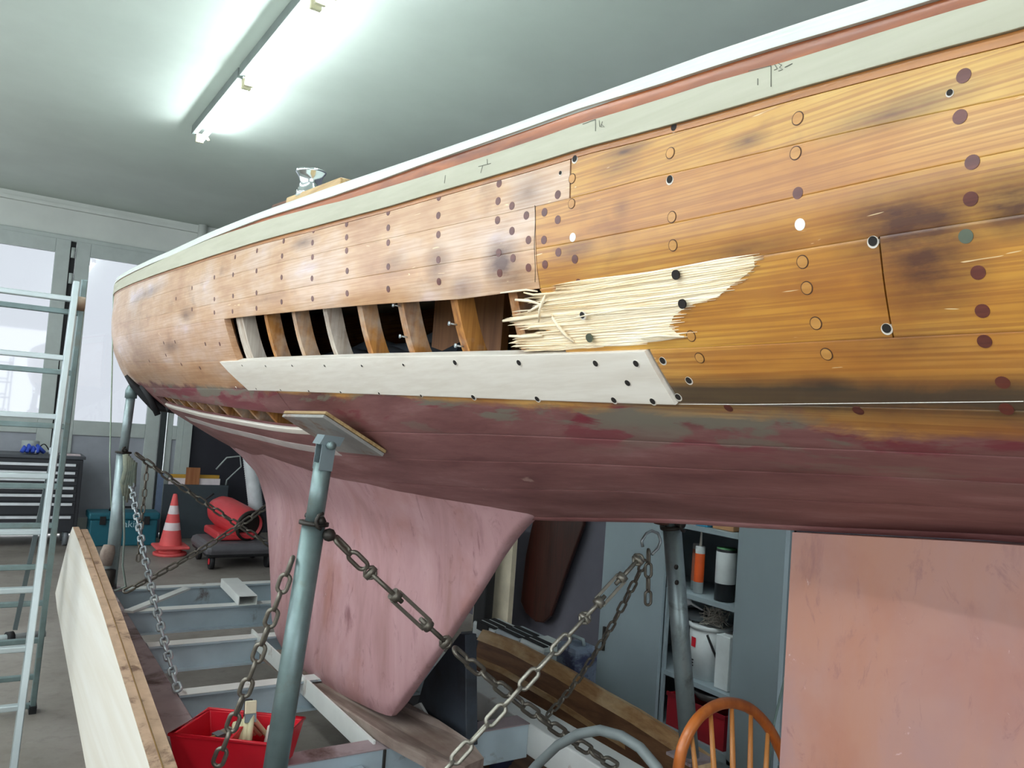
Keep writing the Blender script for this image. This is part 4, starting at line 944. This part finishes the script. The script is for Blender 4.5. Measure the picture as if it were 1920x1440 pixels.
MB().tube([(on_chest(80)-.05+.1*i/8, 9.9, z0+.05+.06*math.sin(math.pi*i/8)) for i in range(9)], .006, 7).build('headband', MAT['rubber'], t)
tag(MB().box((on_chest(112), 9.85, z0), (on_chest(150), 10.0, z0+.012)).build('paper_sheets', pm('pinkish_papers', (214, 196, 198), .8), None), 'loose pale papers on the right end of the tool chest', 'paper')

# teal toolbox with its maker's word
MAT['teal'] = pm('teal_plastic', (22, 96, 112), .5, var=.06)
a, b = fbox(170, 968, 292, 1018, 9.75, .3); zb = b[2]
tb_ = thing('tool_box', 'teal plastic tool box on the floor beside the traffic cone', 'tool box', ((a[0]+b[0])/2, 9.9, 0))
MB().box((a[0], 9.75, 0), (b[0], 10.05, zb-.04)).build('body', MAT['teal'], tb_, bev=.015)
MB().box((a[0]-.02, 9.73, zb-.04), (b[0]+.02, 10.07, zb+.04)).build('lid', MAT['teal'], tb_, bev=.02)
MB().tube([(a[0]+.2, 9.9, zb+.04), (a[0]+.21, 9.9, zb+.08), (b[0]-.21, 9.9, zb+.08), (b[0]-.2, 9.9, zb+.04)], .014, 8).build('handle', MAT['rubber'], tb_)
for x in (a[0]+.12, b[0]-.12): MB().box((x-.03, 9.72, zb-.09), (x+.03, 9.735, zb-.0)).build('latch', MAT['rubber'], tb_, bev=.004)
def text(s, size, loc, rot, mat, parent=None, name='lettering'):
    c = bpy.data.curves.new(name, 'FONT'); c.body = s; c.size = size; c.extrude = .001; c.align_x = 'CENTER'; c.align_y = 'CENTER'
    c.materials.append(mat); tmp = bpy.data.objects.new(name, c); COL.objects.link(tmp); dg = bpy.context.evaluated_depsgraph_get(); me = bpy.data.meshes.new_from_object(tmp.evaluated_get(dg)); bpy.data.objects.remove(tmp); o = link(name, me, parent); o.location = Vector(loc)-off(parent); o.rotation_euler = rot; return o
p = RY(242, 983, 9.74); text('makita', .105, (p[0], 9.742, p[2]), (math.pi/2, 0, 0), pm('pale_letters', (176, 206, 214), .6), tb_)

# traffic cones, stacked
MAT['cone'] = pm('faded_orange_red', (232, 96, 96), .6, var=.07, scale=8); MAT['cone_w'] = pm('cone_white', (232, 220, 222), .6)
cp = RZ(318, 1040, 0); hC = .60
def cone(z0, label, full=True):
    t = thing('traffic_cone', label, 'traffic cone', (cp[0], cp[1], z0))
    if full: MB().box((cp[0]-.17, cp[1]-.17, z0), (cp[0]+.17, cp[1]+.17, z0+.03)).build('base', MAT['cone'], t, bev=.02)
    else: MB().cyl((cp[0], cp[1], z0), (cp[0], cp[1], z0+.03), .17, n=24).build('base', MAT['cone'], t, bev=.008)
    hs_ = [.03, .19, .27, .36, .45, .57] if full else [.03, .10]
    rr = lambda h: .115*(1-(h-.03)/.66)
    for i in range(len(hs_)-1):
        m = MB().lathe([(rr(hs_[i]), hs_[i]), (rr(hs_[i+1]), hs_[i+1])]+([(rr(hs_[-1])*.5, hs_[-1]+.004)] if full and i == len(hs_)-2 else []), (cp[0], cp[1], z0), (0, 0, 1), 28)
        m.build('white_band' if i % 2 else 'cone_section', MAT['cone_w'] if i % 2 else MAT['cone'], t, fix=False)
cone(0, 'orange traffic cone base peeking out underneath the striped cone', False); cone(.075, 'faded orange cone with two white bands stacked in front of the dark board')

# dark board, white and yellow panels, block
a, b = fbox(308, 908, 418, 1028, 10.2, .03)
tag(MB().box((a[0], 10.2, 0), (b[0], 10.23, b[2])).build('dark_board', pm('slate_board', (62, 70, 76), .7, var=.06), None, bev=.003), 'tall dark slate grey board standing behind the traffic cone', 'board')
a, b = fbox(317, 896, 412, 910, 10.26, .03); tag(MB().box((a[0], 10.26, 0), (b[0], 10.29, b[2])).build('display_board', MAT['cone_w'], None), 'white panel whose top edge shows above the dark board', 'panel')
a, b = fbox(320, 889, 411, 898, 10.32, .03); tag(MB().box((a[0], 10.32, 0), (b[0], 10.35, b[2])).build('backing_board', pm('ochre_panel', (196, 150, 50), .6), None), 'ochre yellow panel behind the white panel', 'panel')
a, b = fbox(354, 878, 377, 910, 10.12, .05); tag(MB().box((a[0], 10.232, 0), (b[0], 10.258, b[2])).build('brown_plank', wood('tan_plank', (176, 118, 76), (150, 92, 54), 'Z'), None), 'short tan wooden plank sticking up in front of the white panel', 'plank')
a, b = fbox(300, 888, 312, 912, 10.1, .05); tag(MB().box((a[0]+.02, 10.3, 0), (b[0], 10.36, b[2])).build('blue_case', pm('blue_case', (110, 126, 152), .6), None), 'narrow light blue case standing left of the dark board', 'case')
tag(MB().tube([(RY(x, y, 10.59)) for x, y in [(336, 834), (398, 837), (470, 838)]], .010, 6).build('wall_pipe', MAT['wall'], None), 'thin grey pipe running along the black wainscot', 'pipe')
tag(MB().tube([(RY(x, y, 10.585)) for x, y in [(405, 880), (425, 858), (450, 855), (452, 875), (425, 900), (418, 940)]], .012, 6).build('hanging_cable', MAT['frame'], None), 'loop of grey cable hanging on the black wall beside the duct', 'cable')

# heater on a trolley with a flexible duct
hc0, hc1 = Vector(RY(418, 958, 8.9)), Vector(RY(462, 982, 8.45)); d = (hc1-hc0).normalized()
ht = thing('space_heater', 'red cylindrical space heater with a dark open nozzle on a grey trolley', 'heater', (hc0.x, hc0.y, 0))
MAT['heat_red'] = pm('heater_red', (206, 60, 66), .4, var=.06)
MB().lathe([(0, -.16), (.10, -.15), (.15, -.05), (.165, .05), (.165, .40), (.155, .52), (.148, .55), (.14, .55), (.14, .30), (0, .30)], hc0, d, 30).build('barrel', MAT['heat_red'], ht, fix=False)
MB().cyl(hc0+d*.29, hc0+d*.50, .138, n=26).build('nozzle', MAT['hole'], ht)
MB().lathe([(.149, .53), (.160, .535), (.160, .555), (.135, .557)], hc0, d, 30).build('nozzle_ring', MAT['dark_metal'], ht, fix=False)
MB().box((hc0.x-.16, hc0.y-.5, .46-.12), (hc0.x+.22, hc0.y+.1, .262)).build('fuel_tank', MAT['heat_red'], ht, bev=.02)
MB().tube([hc0+Vector((-.14, 0, .02)), hc0+Vector((-.2, -.02, .12)), hc0+Vector((-.12, -.04, .19))], .01, 8).build('handle', MAT['rubber'], ht)
q1, q2 = RZ(405, 1030, .25), RZ(500, 1050, .25)
tl = thing('flat_trolley', 'low grey plastic trolley under the red heater', 'trolley', (q1[0], q1[1], 0))
tx0, tx1 = hc0.x-.30, hc0.x+.42
MB().box((tx0, 8.2, .14), (tx1, 8.95, .255)).build('deck', pm('grey_plastic', (96, 94, 98), .6), tl, bev=.05)
MB().box((tx0+.02, 8.22, .12), (tx1-.02, 8.93, .18)).build('underside', MAT['rubber'], tl, bev=.02)
for x in (tx0+.08, tx1-.08):
    for y in (8.3, 8.85): MB().cyl((x-.02, y, .075), (x+.02, y, .075), .075, n=18).build('wheel', MAT['rubber'], tl)
MB().cyl((tx0+.055, 8.3, .075), (tx0+.06, 8.3, .075), .03, n=12).build('hub', MAT['red'], tl)
MB().beam(hc0+Vector((.08, -.35, -.22)), hc0+Vector((.06, -.36, -.12)), .03, .03).build('lever', MAT['handle'], tl)
dp = [RY(x, y, 9.0) for x, y in [(462, 700), (468, 850), (474, 900), (480, 955)]]
prof = []; L_d = 2.0; m = MB(); pts = []; rs = []
for i in range(97):
    u = i/96; q = Vector((float(np.interp(u, [0, .45, .7, 1], [p[0] for p in dp])), 9.0, float(np.interp(u, [0, .45, .7, 1], [p[2] for p in dp])))); pts.append(q); rs.append(.074+.007*(i % 2))
tag(m.tube(pts, rs, 18).build('flexible_duct', pm('silver_duct', (226, 232, 234), .4, .0), None), 'ribbed silver flexible duct rising behind the keel above the heater', 'duct')

# ================================================================== right side: wall cabinet, blade, shelves
MAT['cab'] = pm('grey_cabinet', (148, 162, 168), .45, .1, var=.04, scale=3)
MAT['cab_in'] = pm('cabinet_inside', (70, 72, 78), .6)
cb = thing('metal_cabinet', 'grey metal cabinet with one door open and shelves of supplies', 'cabinet', (3.4, 3.2, 0))
CY0, CY1, CM, CT = 2.70, 3.72, 3.20, 1.95
MB().box((3.2, CY0, .06), (3.62, CY0+.02, CT)).box((3.2, CY1-.02, .06), (3.62, CY1, CT)).box((3.6, CY0, .06), (3.62, CY1, CT)).box((3.2, CY0, CT-.02), (3.62, CY1, CT)).box((3.2, CY0, .06), (3.62, CY1, .1)).box((3.2, CM-.015, .1), (3.22, CM+.0, CT-.02)).box((3.22, CY0, 0), (3.6, CY1, .06)).build('body', MAT['cab'], cb)
ld_ = MB().box((3.178, CM+.005, .1), (3.2, CY1-.004, CT-.02)).build('door', MAT['cab'], cb, bev=.003)
MB().box((3.165, CY1-.07, .36), (3.178, CY1-.055, .50)).build('handle', MAT['dark_metal'], ld_)
h0 = Vector((3.19, CY0-.01, 0)); h1 = Vector(RX(1476, 1000, 2.98)); h1.z = 0; dd = (h1-h0).normalized()
m = MB().prism([(h0.x, h0.y, .1), tuple(h0+dd*.5+Vector((0, 0, .1))), tuple(h0+dd*.5+Vector((0, 0, CT-.02))), (h0.x, h0.y, CT-.02)], (dd.y*.02, -dd.x*.02, 0)); rd_ = m.build('door', MAT['cab'], cb, label='open right door')
n_ = Vector((-dd.y, dd.x, 0))*-.004
for s in (.06, .20, .34, .45): MB().beam(h0+dd*s+n_*-1+Vector((0, 0, .12)), h0+dd*s+n_*-1+Vector((0, 0, CT-.05)), .03, .006, up=n_).build('door_rib', MAT['cab'], rd_)
SH = [RX(1287, 1273, 3.2)[2], RX(1287, 1113, 3.2)[2], RX(1277, 981, 3.2)[2], 1.6]
for z in SH: MB().box((3.205, CY0+.02, z-.025), (3.6, CY1-.02, z)).build('shelf', MAT['cab'], cb)
def sx_(px, py=1100, X=3.3): return RX(px, py, X)[1]
def can(name, label, cat, y, z, r, h, body, X=3.32, top=None, band=None, cone_=False):
    t = thing(name, label, cat, (X, y, z)); pr = [(0, 0), (r, .001), (r, h-.006), (r*.92, h), (0, h+.001)]
    MB().lathe(pr, (X, y, z), (0, 0, 1), 22).build('body', body, t)
    if band: MB().lathe([(r*1.012, band[0]), (r*1.02, band[0]+.001), (r*1.02, band[1]), (r*1.01, band[1]+.001)], (X, y, z), (0, 0, 1), 22).build('printed_band', band[2], t, fix=False)
    if cone_: MB().lathe([(r*.3, h), (r*.15, h+.09), (0, h+.092)], (X, y, z), (0, 0, 1), 10).build('nozzle', MAT['filler'], t, fix=False)
    if top: MB().lathe([(r*.95, h-.02), (r*1.0, h), (0, h+.003)], (X, y, z), (0, 0, 1), 18).build('lid', top, t, fix=False)
    return t
z = SH[1]+.001
MAT['orange'] = pm('orange_print', (226, 92, 36), .5); MAT['wh'] = pm('white_plastic', (206, 212, 212), .45); MAT['bl'] = pm('grey_blue_plastic', (120, 144, 176), .5); MAT['br'] = pm('brown_print', (166, 104, 84), .5)
can('sealant_cartridge', 'white cartridge with orange label on the upper middle shelf', 'cartridge', sx_(1314), z, .026, .25, MAT['wh'], 3.28, band=(.06, .21, MAT['orange']), cone_=True)
can('sealant_cartridge', 'pale blue cartridge left of the orange labelled one', 'cartridge', sx_(1304), z, .018, .24, MAT['bl'], 3.31)
can('sealant_cartridge', 'dull brown cartridge farthest left on the shelf, beside the prop', 'cartridge', sx_(1295), z, .022, .25, MAT['wh'], 3.33, band=(.05, .22, MAT['br']))
can('grey_bottle', 'dark grey bottle standing between cartridges and the white labelled jar', 'bottle', sx_(1338), z, .045, .22, pm('smoke_bottle', (86, 84, 90), .4), 3.4)
can('large_jar', 'black tub with a wide white label at the right of the upper shelf', 'jar', sx_(1364), z, .052, .27, pm('black_tub', (30, 30, 34), .4), 3.28, band=(.09, .25, MAT['wh']), top=pm('green_lid', (48, 110, 60), .5))
z = SH[0]+.001
bk = can('white_bucket', 'white plastic bucket with red square and black strap on the lower shelf', 'bucket', sx_(1318, 1200), z, .112, .27, MAT['wh'], 3.36)
MB().lathe([(.114, .255), (.120, .258), (.120, .275), (.106, .277)], (3.36, sx_(1318, 1200), z), (0, 0, 1), 28).build('rim', MAT['wh'], bk, fix=False)
bx, by = 3.36, sx_(1318, 1200)
def on_b(ang, h, r=.1145): return (bx+r*math.cos(ang), by+r*math.sin(ang), z+h)
MB().tube([on_b(math.pi*1.18+.09*i, .24-.022*i, .1165) for i in range(8)], .006, 8).build('strap', MAT['rubber'], bk)
m = MB(); m.add([on_b(math.pi*(.90+.05*i), h_) for i in range(3) for h_ in (.16, .21)], [(0, 2, 3, 1), (2, 4, 5, 3)]); m.build('red_label', MAT['red'], bk, fix=False)
for i in range(3): MB().box((on_b(math.pi*.97, 0, .1145)[0]-.002, on_b(math.pi*.97, 0)[1]-.0, z+.06+.015*i), (on_b(math.pi*.97, 0)[0]+.002, on_b(math.pi*.97, 0)[1]+.03, z+.066+.015*i)).build('print_mark', MAT['rubber'], bk)
tag(MB().lathe([(0, .0), (.09, .002), (.095, .04), (0, .045)], (bx+.01, by+.09, z+.28), (0, 0, 1), 22).build('tin_lid', pm('steel_lid', (120, 128, 132), .4, .4), None), 'flat grey tin resting on the white bucket', 'tin')
m = MB(); rr_ = random.Random(5)
for i in range(26):
    c = Vector((3.31, sx_(1338, 1175), z+.33)); pts = [c+Vector((rr_.uniform(-.05, .05), rr_.uniform(-.075, .075), rr_.uniform(-.05, .06))) for _ in range(6)]
    m.tube(pts, .0016, 4)
tag(m.build('string_tangle', pm('pale_string', (196, 192, 180), .9), None), 'tangle of pale string heaped on the white bucket', 'string', kind='stuff')
yb = sx_(1362, 1200)-.03; tag(MB().box((3.24, yb-.045, z), (3.42, yb+.045, z+.27)).build('white_box', MAT['wh'], None, bev=.004), 'tall white carton at the right end of the lower shelf', 'box')
yb2 = yb-.072; tag(MB().box((3.26, yb2-.022, z), (3.42, yb2+.022, z+.24)).build('white_box', MAT['wh'], None, bev=.004), 'narrow white carton squeezed against the cabinet side', 'box')
t = thing('thin_brush', 'white stick with an orange tip standing behind the white cartons', 'brush', (3.46, yb+.05, z)); MB().cyl((3.46, yb+.05, z), (3.46, yb+.05, z+.34), .010, n=10).build('handle', MAT['wh'], t); MB().cyl((3.46, yb+.05, z+.34), (3.46, yb+.05, z+.40), .014, n=10).build('tip', MAT['orange'], t)
z = SH[1]-.027
t = thing('hanging_funnel', 'small white funnel hanging under the upper shelf', 'funnel', (3.26, sx_(1297, 1140), z)); MB().lathe([(.004, .11), (.006, .03), (.028, .0), (.030, -.012)], (3.27, sx_(1296, 1140), z-.03), (0, -1, -.2), 16).build('cone', MAT['wh'], t, fix=False)
z = SH[2]+.001
yb = sx_(1330, 975, 3.28); tag(MB().box((3.22, yb-.04, z), (3.32, yb+.04, z+.07)).build('blue_box', pm('cyan_box', (54, 140, 176), .6), None, bev=.003), 'small cyan box on the cabinet shelf just under the hull', 'box')
yb = sx_(1300, 975, 3.28); tag(MB().box((3.24, yb-.05, z), (3.36, yb+.05, z+.08)).build('red_box', MAT['red'], None, bev=.003), 'red box beside the cyan box on the top visible shelf', 'box')
yb = sx_(1366, 975, 3.28); tag(MB().box((3.24, yb-.07, z), (3.5, yb+.07, z+.12)).build('cardboard_box', pm('tan_card', (176, 132, 92), .8), None, bev=.003), 'tan cardboard box at the right of the top visible shelf', 'box')
yb = sx_(1315, 1370, 3.35); 
t = thing('red_crate', 'dark red crate on the cabinet floor behind the wooden chair', 'crate', (3.4, yb, .1)); MB().box((3.22, 2.76, .101), (3.56, 3.16, .11)).box((3.22, 2.76, .11), (3.23, 3.16, .27)).box((3.55, 2.76, .11), (3.56, 3.16, .27)).box((3.23, 2.76, .11), (3.55, 2.77, .27)).box((3.23, 3.15, .11), (3.55, 3.16, .27)).build('tray', pm('dark_red_plastic', (150, 26, 38), .5), t)
MB().box((3.215, 2.755, .255), (3.225, 3.165, .275)).build('rim', pm('dark_red_plastic2', (130, 22, 34), .5), t)
tag(MB().lathe([(0, 0), (.10, .01), (.13, .05), (.12, .055), (.09, .02), (0, .015)], (3.36, 2.95, .276), (0, 0, 1), 24).build('metal_tray', pm('dull_tray', (120, 122, 120), .4, .5), None, fix=False), 'dull round metal tray lying on the red crate', 'tray')
tag(MB().tube([RX(x, y, 2.9) for x, y in [(1492, 1130), (1486, 1220), (1462, 1310), (1448, 1370), (1440, 1460)]], .006, 6).build('grey_cable', pm('grey_green_cable', (110, 128, 124), .5), None), 'grey cable hanging in a curve between cabinet door and rudder', 'cable')
# dark wooden blade hung on the wall
bl = [RX(x, y, 3.58) for x, y in [(1006, 940), (985, 1040), (975, 1128), (985, 1150), (1003, 1166), (1018, 1168), (1032, 1155), (1062, 1070), (1093, 985), (1098, 940)]]
t = thing('rudder_blade', 'dark varnished wooden blade hanging on the wall between keel and cabinet', 'blade', (3.6, 4.8, .2)); MB().prism(bl, (.03, 0, 0)).build('blade', wood('mahogany', (66, 30, 22), (42, 20, 15), 'Z', .35, .3), t, bev=.01)
c = np.mean(bl[:2]+bl[-2:], axis=0); MB().box((3.61, c[1]-.1, c[2]), (3.648, c[1]+.1, c[2]+.3)).build('wall_hook', MAT['dark_metal'], t)
# dark upright and pale sheets behind the keel
tag(MB().box((3.42, 5.05, 0), (3.46, 5.55, 1.05)).build('pale_sheet', pm('cream_sheet', (206, 194, 170), .7), None), 'pale cream sheet leaning on the wall behind the keel edge', 'sheet')
a = RX(905, 1150, 3.3); tag(MB().box((3.28, a[1]-.05, 0), (3.36, a[1]+.11, .95)).build('black_post', MAT['rubber'], None, bev=.01), 'black upright post standing in front of the cream sheet', 'post')

# long curved plywood mould behind the trailer
MAT['mould'] = wood('mould_ply', (138, 98, 66), (96, 62, 42), 'Y', .6, ring=30, blotch=(108, 72, 48)); MAT['mould_l'] = wood('mould_edge', (184, 146, 100), (150, 108, 70), 'Y', .6, ring=50, blotch=(232, 206, 166))
mt = thing('wooden_mould', 'long curved plywood hull mould lying on the floor behind the trailer', 'mould', (2.5, 3, 0))
top = [RX(x, y, 2.45+.0006*(x-900)) for x, y in [(905, 1180), (960, 1200), (1054, 1249), (1122, 1290), (1190, 1328), (1272, 1380), (1330, 1420)]]
m = MB(); vs = []; 
for p in top: vs += [(p[0], p[1], p[2]), (p[0]-.035, p[1], p[2]-.055), (p[0]+.02, p[1], p[2]-.07), (p[0]+.04, p[1], p[2]-.01)]
n = len(top); m.add(vs, [(i*4+c, (i+1)*4+c, (i+1)*4+(c+1) % 4, i*4+(c+1) % 4) for i in range(n-1) for c in range(4)]+[(0, 1, 2, 3), (n*4-1, n*4-2, n*4-3, n*4-4)]); m.build('top_edge', MAT['mould_l'], mt)
m = MB(); vs = []
for p in top: vs += [(p[0]-.02, p[1], p[2]-.05), (p[0]-.10, p[1], .02), (p[0]-.08, p[1], .02), (p[0], p[1], p[2]-.05)]
m.add(vs, [(i*4+c, (i+1)*4+c, (i+1)*4+(c+1) % 4, i*4+(c+1) % 4) for i in range(n-1) for c in range(4)]+[(0, 1, 2, 3), (n*4-1, n*4-2, n*4-3, n*4-4)]); m.build('side_panel', MAT['mould'], mt)
m = MB(); vs = []
for p in top: vs += [(p[0]-.045, p[1], p[2]-.15), (p[0]-.052, p[1], p[2]-.175), (p[0]-.03, p[1], p[2]-.17), (p[0]-.028, p[1], p[2]-.14)]
m.add(vs, [(i*4+c, (i+1)*4+c, (i+1)*4+(c+1) % 4, i*4+(c+1) % 4) for i in range(n-1) for c in range(4)]+[(0, 1, 2, 3), (n*4-1, n*4-2, n*4-3, n*4-4)]); m.build('edge_batten', MAT['mould_l'], mt)
MB().box((2.5, 2.3, 0), (2.62, 4.4, .03)).build('foot_board', MAT['mould'], mt)
# planks lying on the floor under the trailer
for i, (x, lab) in enumerate([(1.75, 'brown floor plank lying lengthwise nearest the keel board'), (2.15, 'brown floor plank lying between trailer and curved mould')]):
    tag(MB().box((x, 2.1, 0), (x+.22, 4.2, .04+.01*i)).build('floor_plank', wood('brown_plank%d' % i, (128, 96, 78), (92, 66, 52), 'Y', .7, ring=20), None, bev=.004), lab, 'plank')
# boxes behind the mould
MAT['dk_blue'] = pm('navy_cloth', (50, 52, 84), .8)
def device(name, label, px, py, w, h, mat, n=3, X=2.95):
    p = RX(px, py, X); t = thing(name, label, 'machine', (X, p[1], 0)); base = max(.223, p[2]-h)
    MB().box((X-.1, p[1]-w/2, base), (X+.12, p[1]+w/2, p[2])).build('housing', mat, t, bev=.02)
    for i in range(n): MB().box((X-.09+.06*i, p[1]-w/2+.02, p[2]), (X-.055+.06*i, p[1]+w/2-.02, p[2]+.006)).build('vent_slot', MAT['rubber'], t)
    MB().box((X-.106, p[1]-w/4, base+h*.4), (X-.099, p[1]+w/4, base+h*.7)).build('dark_panel', MAT['rubber'], t)
    return t
tag(MB().box((2.84, 3.62, 0), (3.1, 4.75, .22)).build('low_bench', MAT['cab_in'], None, bev=.005), 'dark low bench behind the curved mould carrying machines', 'bench')
device('battery_charger', 'white ribbed machine behind the mould, the one nearest the keel', 930, 1170, .28, .16, MAT['wh'])
device('battery_charger', 'light grey machine on the bench right of the white ribbed one', 975, 1185, .28, .14, pm('lt_grey_machine', (168, 176, 182), .5))
device('power_supply', 'pale machine farthest right on the bench, in front of the hanging blade', 1022, 1203, .26, .12, MAT['wh'], 2)
p = RX(1088, 1195, 2.85); t = thing('jerry_can', 'grey blue jerry can with handle standing behind the mould left of the cabinet', 'can', (2.85, p[1], 0))
MB().box((2.75, p[1]-.09, 0), (2.92, p[1]+.09, p[2]-.03)).build('body', pm('grey_blue_can', (112, 124, 144), .5, rgb2=(60, 66, 96), thr=(.5, .56)), t, bev=.03); MB().tube([(2.83, p[1]-.06, p[2]-.03), (2.83, p[1]-.05, p[2]), (2.83, p[1]+.05, p[2]), (2.83, p[1]+.06, p[2]-.03)], .011, 8).build('handle', MAT['cab'], t)
p = RX(900, 1230, 2.1); m = MB()
for i in range(5): m.tube([(2.14+.03*i, 3.15+.02*i, .03), (2.18, 3.2+.05*i, .22+.05*(i % 3)), (2.2+.02*i, 3.3+.04*i, .30), (2.24, 3.38+.05*i, .04)], [.04, .06, .05, .04], 8)
tag(m.build('navy_jacket', MAT['dk_blue'], None), 'crumpled navy cloth heaped behind the steel gusset', 'cloth')
# grey hose arc
tag(MB().tube([RX(x, y, 1.62) for x, y in [(905, 1580), (960, 1490), (1005, 1436), (1045, 1398), (1085, 1376), (1125, 1369), (1165, 1380), (1200, 1402), (1232, 1440), (1262, 1500), (1285, 1580)]], .0155, 14).build('grey_hose', pm('grey_hose', (122, 130, 130), .5), None), 'thick grey hose bent in an arch in front of the curved mould', 'hose')

# windsor chair
MAT['chair'] = wood('honey_chair_wood', (206, 116, 50), (166, 84, 30), 'Z', .35, .3, ring=24, bump=.05); MAT['chair_l'] = wood('light_spindle', (226, 156, 84), (196, 122, 56), 'Z', .4, .2, ring=24, bump=.05)
bow = [Vector(RY(x, y, 1.62)) for x, y in [(1265, 1520), (1272, 1440), (1283, 1392), (1308, 1348), (1342, 1323), (1374, 1318), (1408, 1330), (1438, 1360), (1460, 1400), (1474, 1440), (1486, 1520)]]
ch = thing('windsor_chair', 'honey coloured wooden spindle back chair beside the rudder', 'chair', (1.93, 1.4, 0))
def dens(P, k=4):
    out = []
    for i in range(len(P)-1):
        p0, p1, p2, p3 = P[max(0, i-1)], P[i], P[i+1], P[min(len(P)-1, i+2)]
        for j in range(k):
            t = j/k; out.append(.5*((2*p1)+(p2-p0)*t+(2*p0-5*p1+4*p2-p3)*t*t+(3*p1-p0-3*p2+p3)*t**3))
    return out+[P[-1]]
MB().tube(dens(bow), .0165, 12).build('back_bow', MAT['chair'], ch)
sz = .44; L0, R0 = Vector(bow[0]), Vector(bow[-1]); cxx = (L0.x+R0.x)/2
for s, e in ((Vector((L0.x+.01, 1.60, sz)), L0), (Vector((R0.x-.01, 1.60, sz)), R0)): MB().cyl(s, e, .0165, n=12).build('back_bow', MAT['chair'], ch)
for xt_, xb_, yt in [(1296, 1302, 1372), (1332, 1330, 1331), (1372, 1362, 1322), (1408, 1394, 1333), (1440, 1425, 1366)]:
    tp = Vector(RY(xt_, yt, 1.62)); tp.y = 1.62; bt = Vector((cxx+(tp.x-cxx)*.7, 1.59, sz)); m_ = bt.lerp(tp, .35)
    MB().tube([bt, m_, tp], [.008, .010, .006], 10).build('spindle', MAT['chair_l'], ch)
m = MB(); n = 24; o_ = []
for i in range(n): a = 2*math.pi*i/n; o_.append((cxx+.23*math.copysign(abs(math.cos(a))**.8, math.cos(a)), 1.40+.22*math.copysign(abs(math.sin(a))**.8, math.sin(a)), sz-.02))
m.prism(o_, (0, 0, .035)).build('seat', MAT['chair'], ch, bev=.008)
for sx2, sy2 in ((-1, -1), (1, -1), (-1, 1), (1, 1)): MB().tube([(cxx+.13*sx2, 1.4+.12*sy2, sz-.02), (cxx+.16*sx2, 1.4+.155*sy2, .22), (cxx+.19*sx2, 1.4+.19*sy2, 0)], [.013, .019, .011], 12).build('leg', MAT['chair'], ch)
for s in (-1, 1): MB().tube([(cxx+.165*s, 1.4-.16, .2), (cxx+.165*s, 1.4, .2), (cxx+.165*s, 1.4+.16, .2)], [.008, .013, .008], 10).build('stretcher', MAT['chair'], ch)
MB().tube([(cxx-.165, 1.4, .2), (cxx, 1.4, .2), (cxx+.165, 1.4, .2)], [.008, .013, .008], 10).build('stretcher', MAT['chair'], ch)
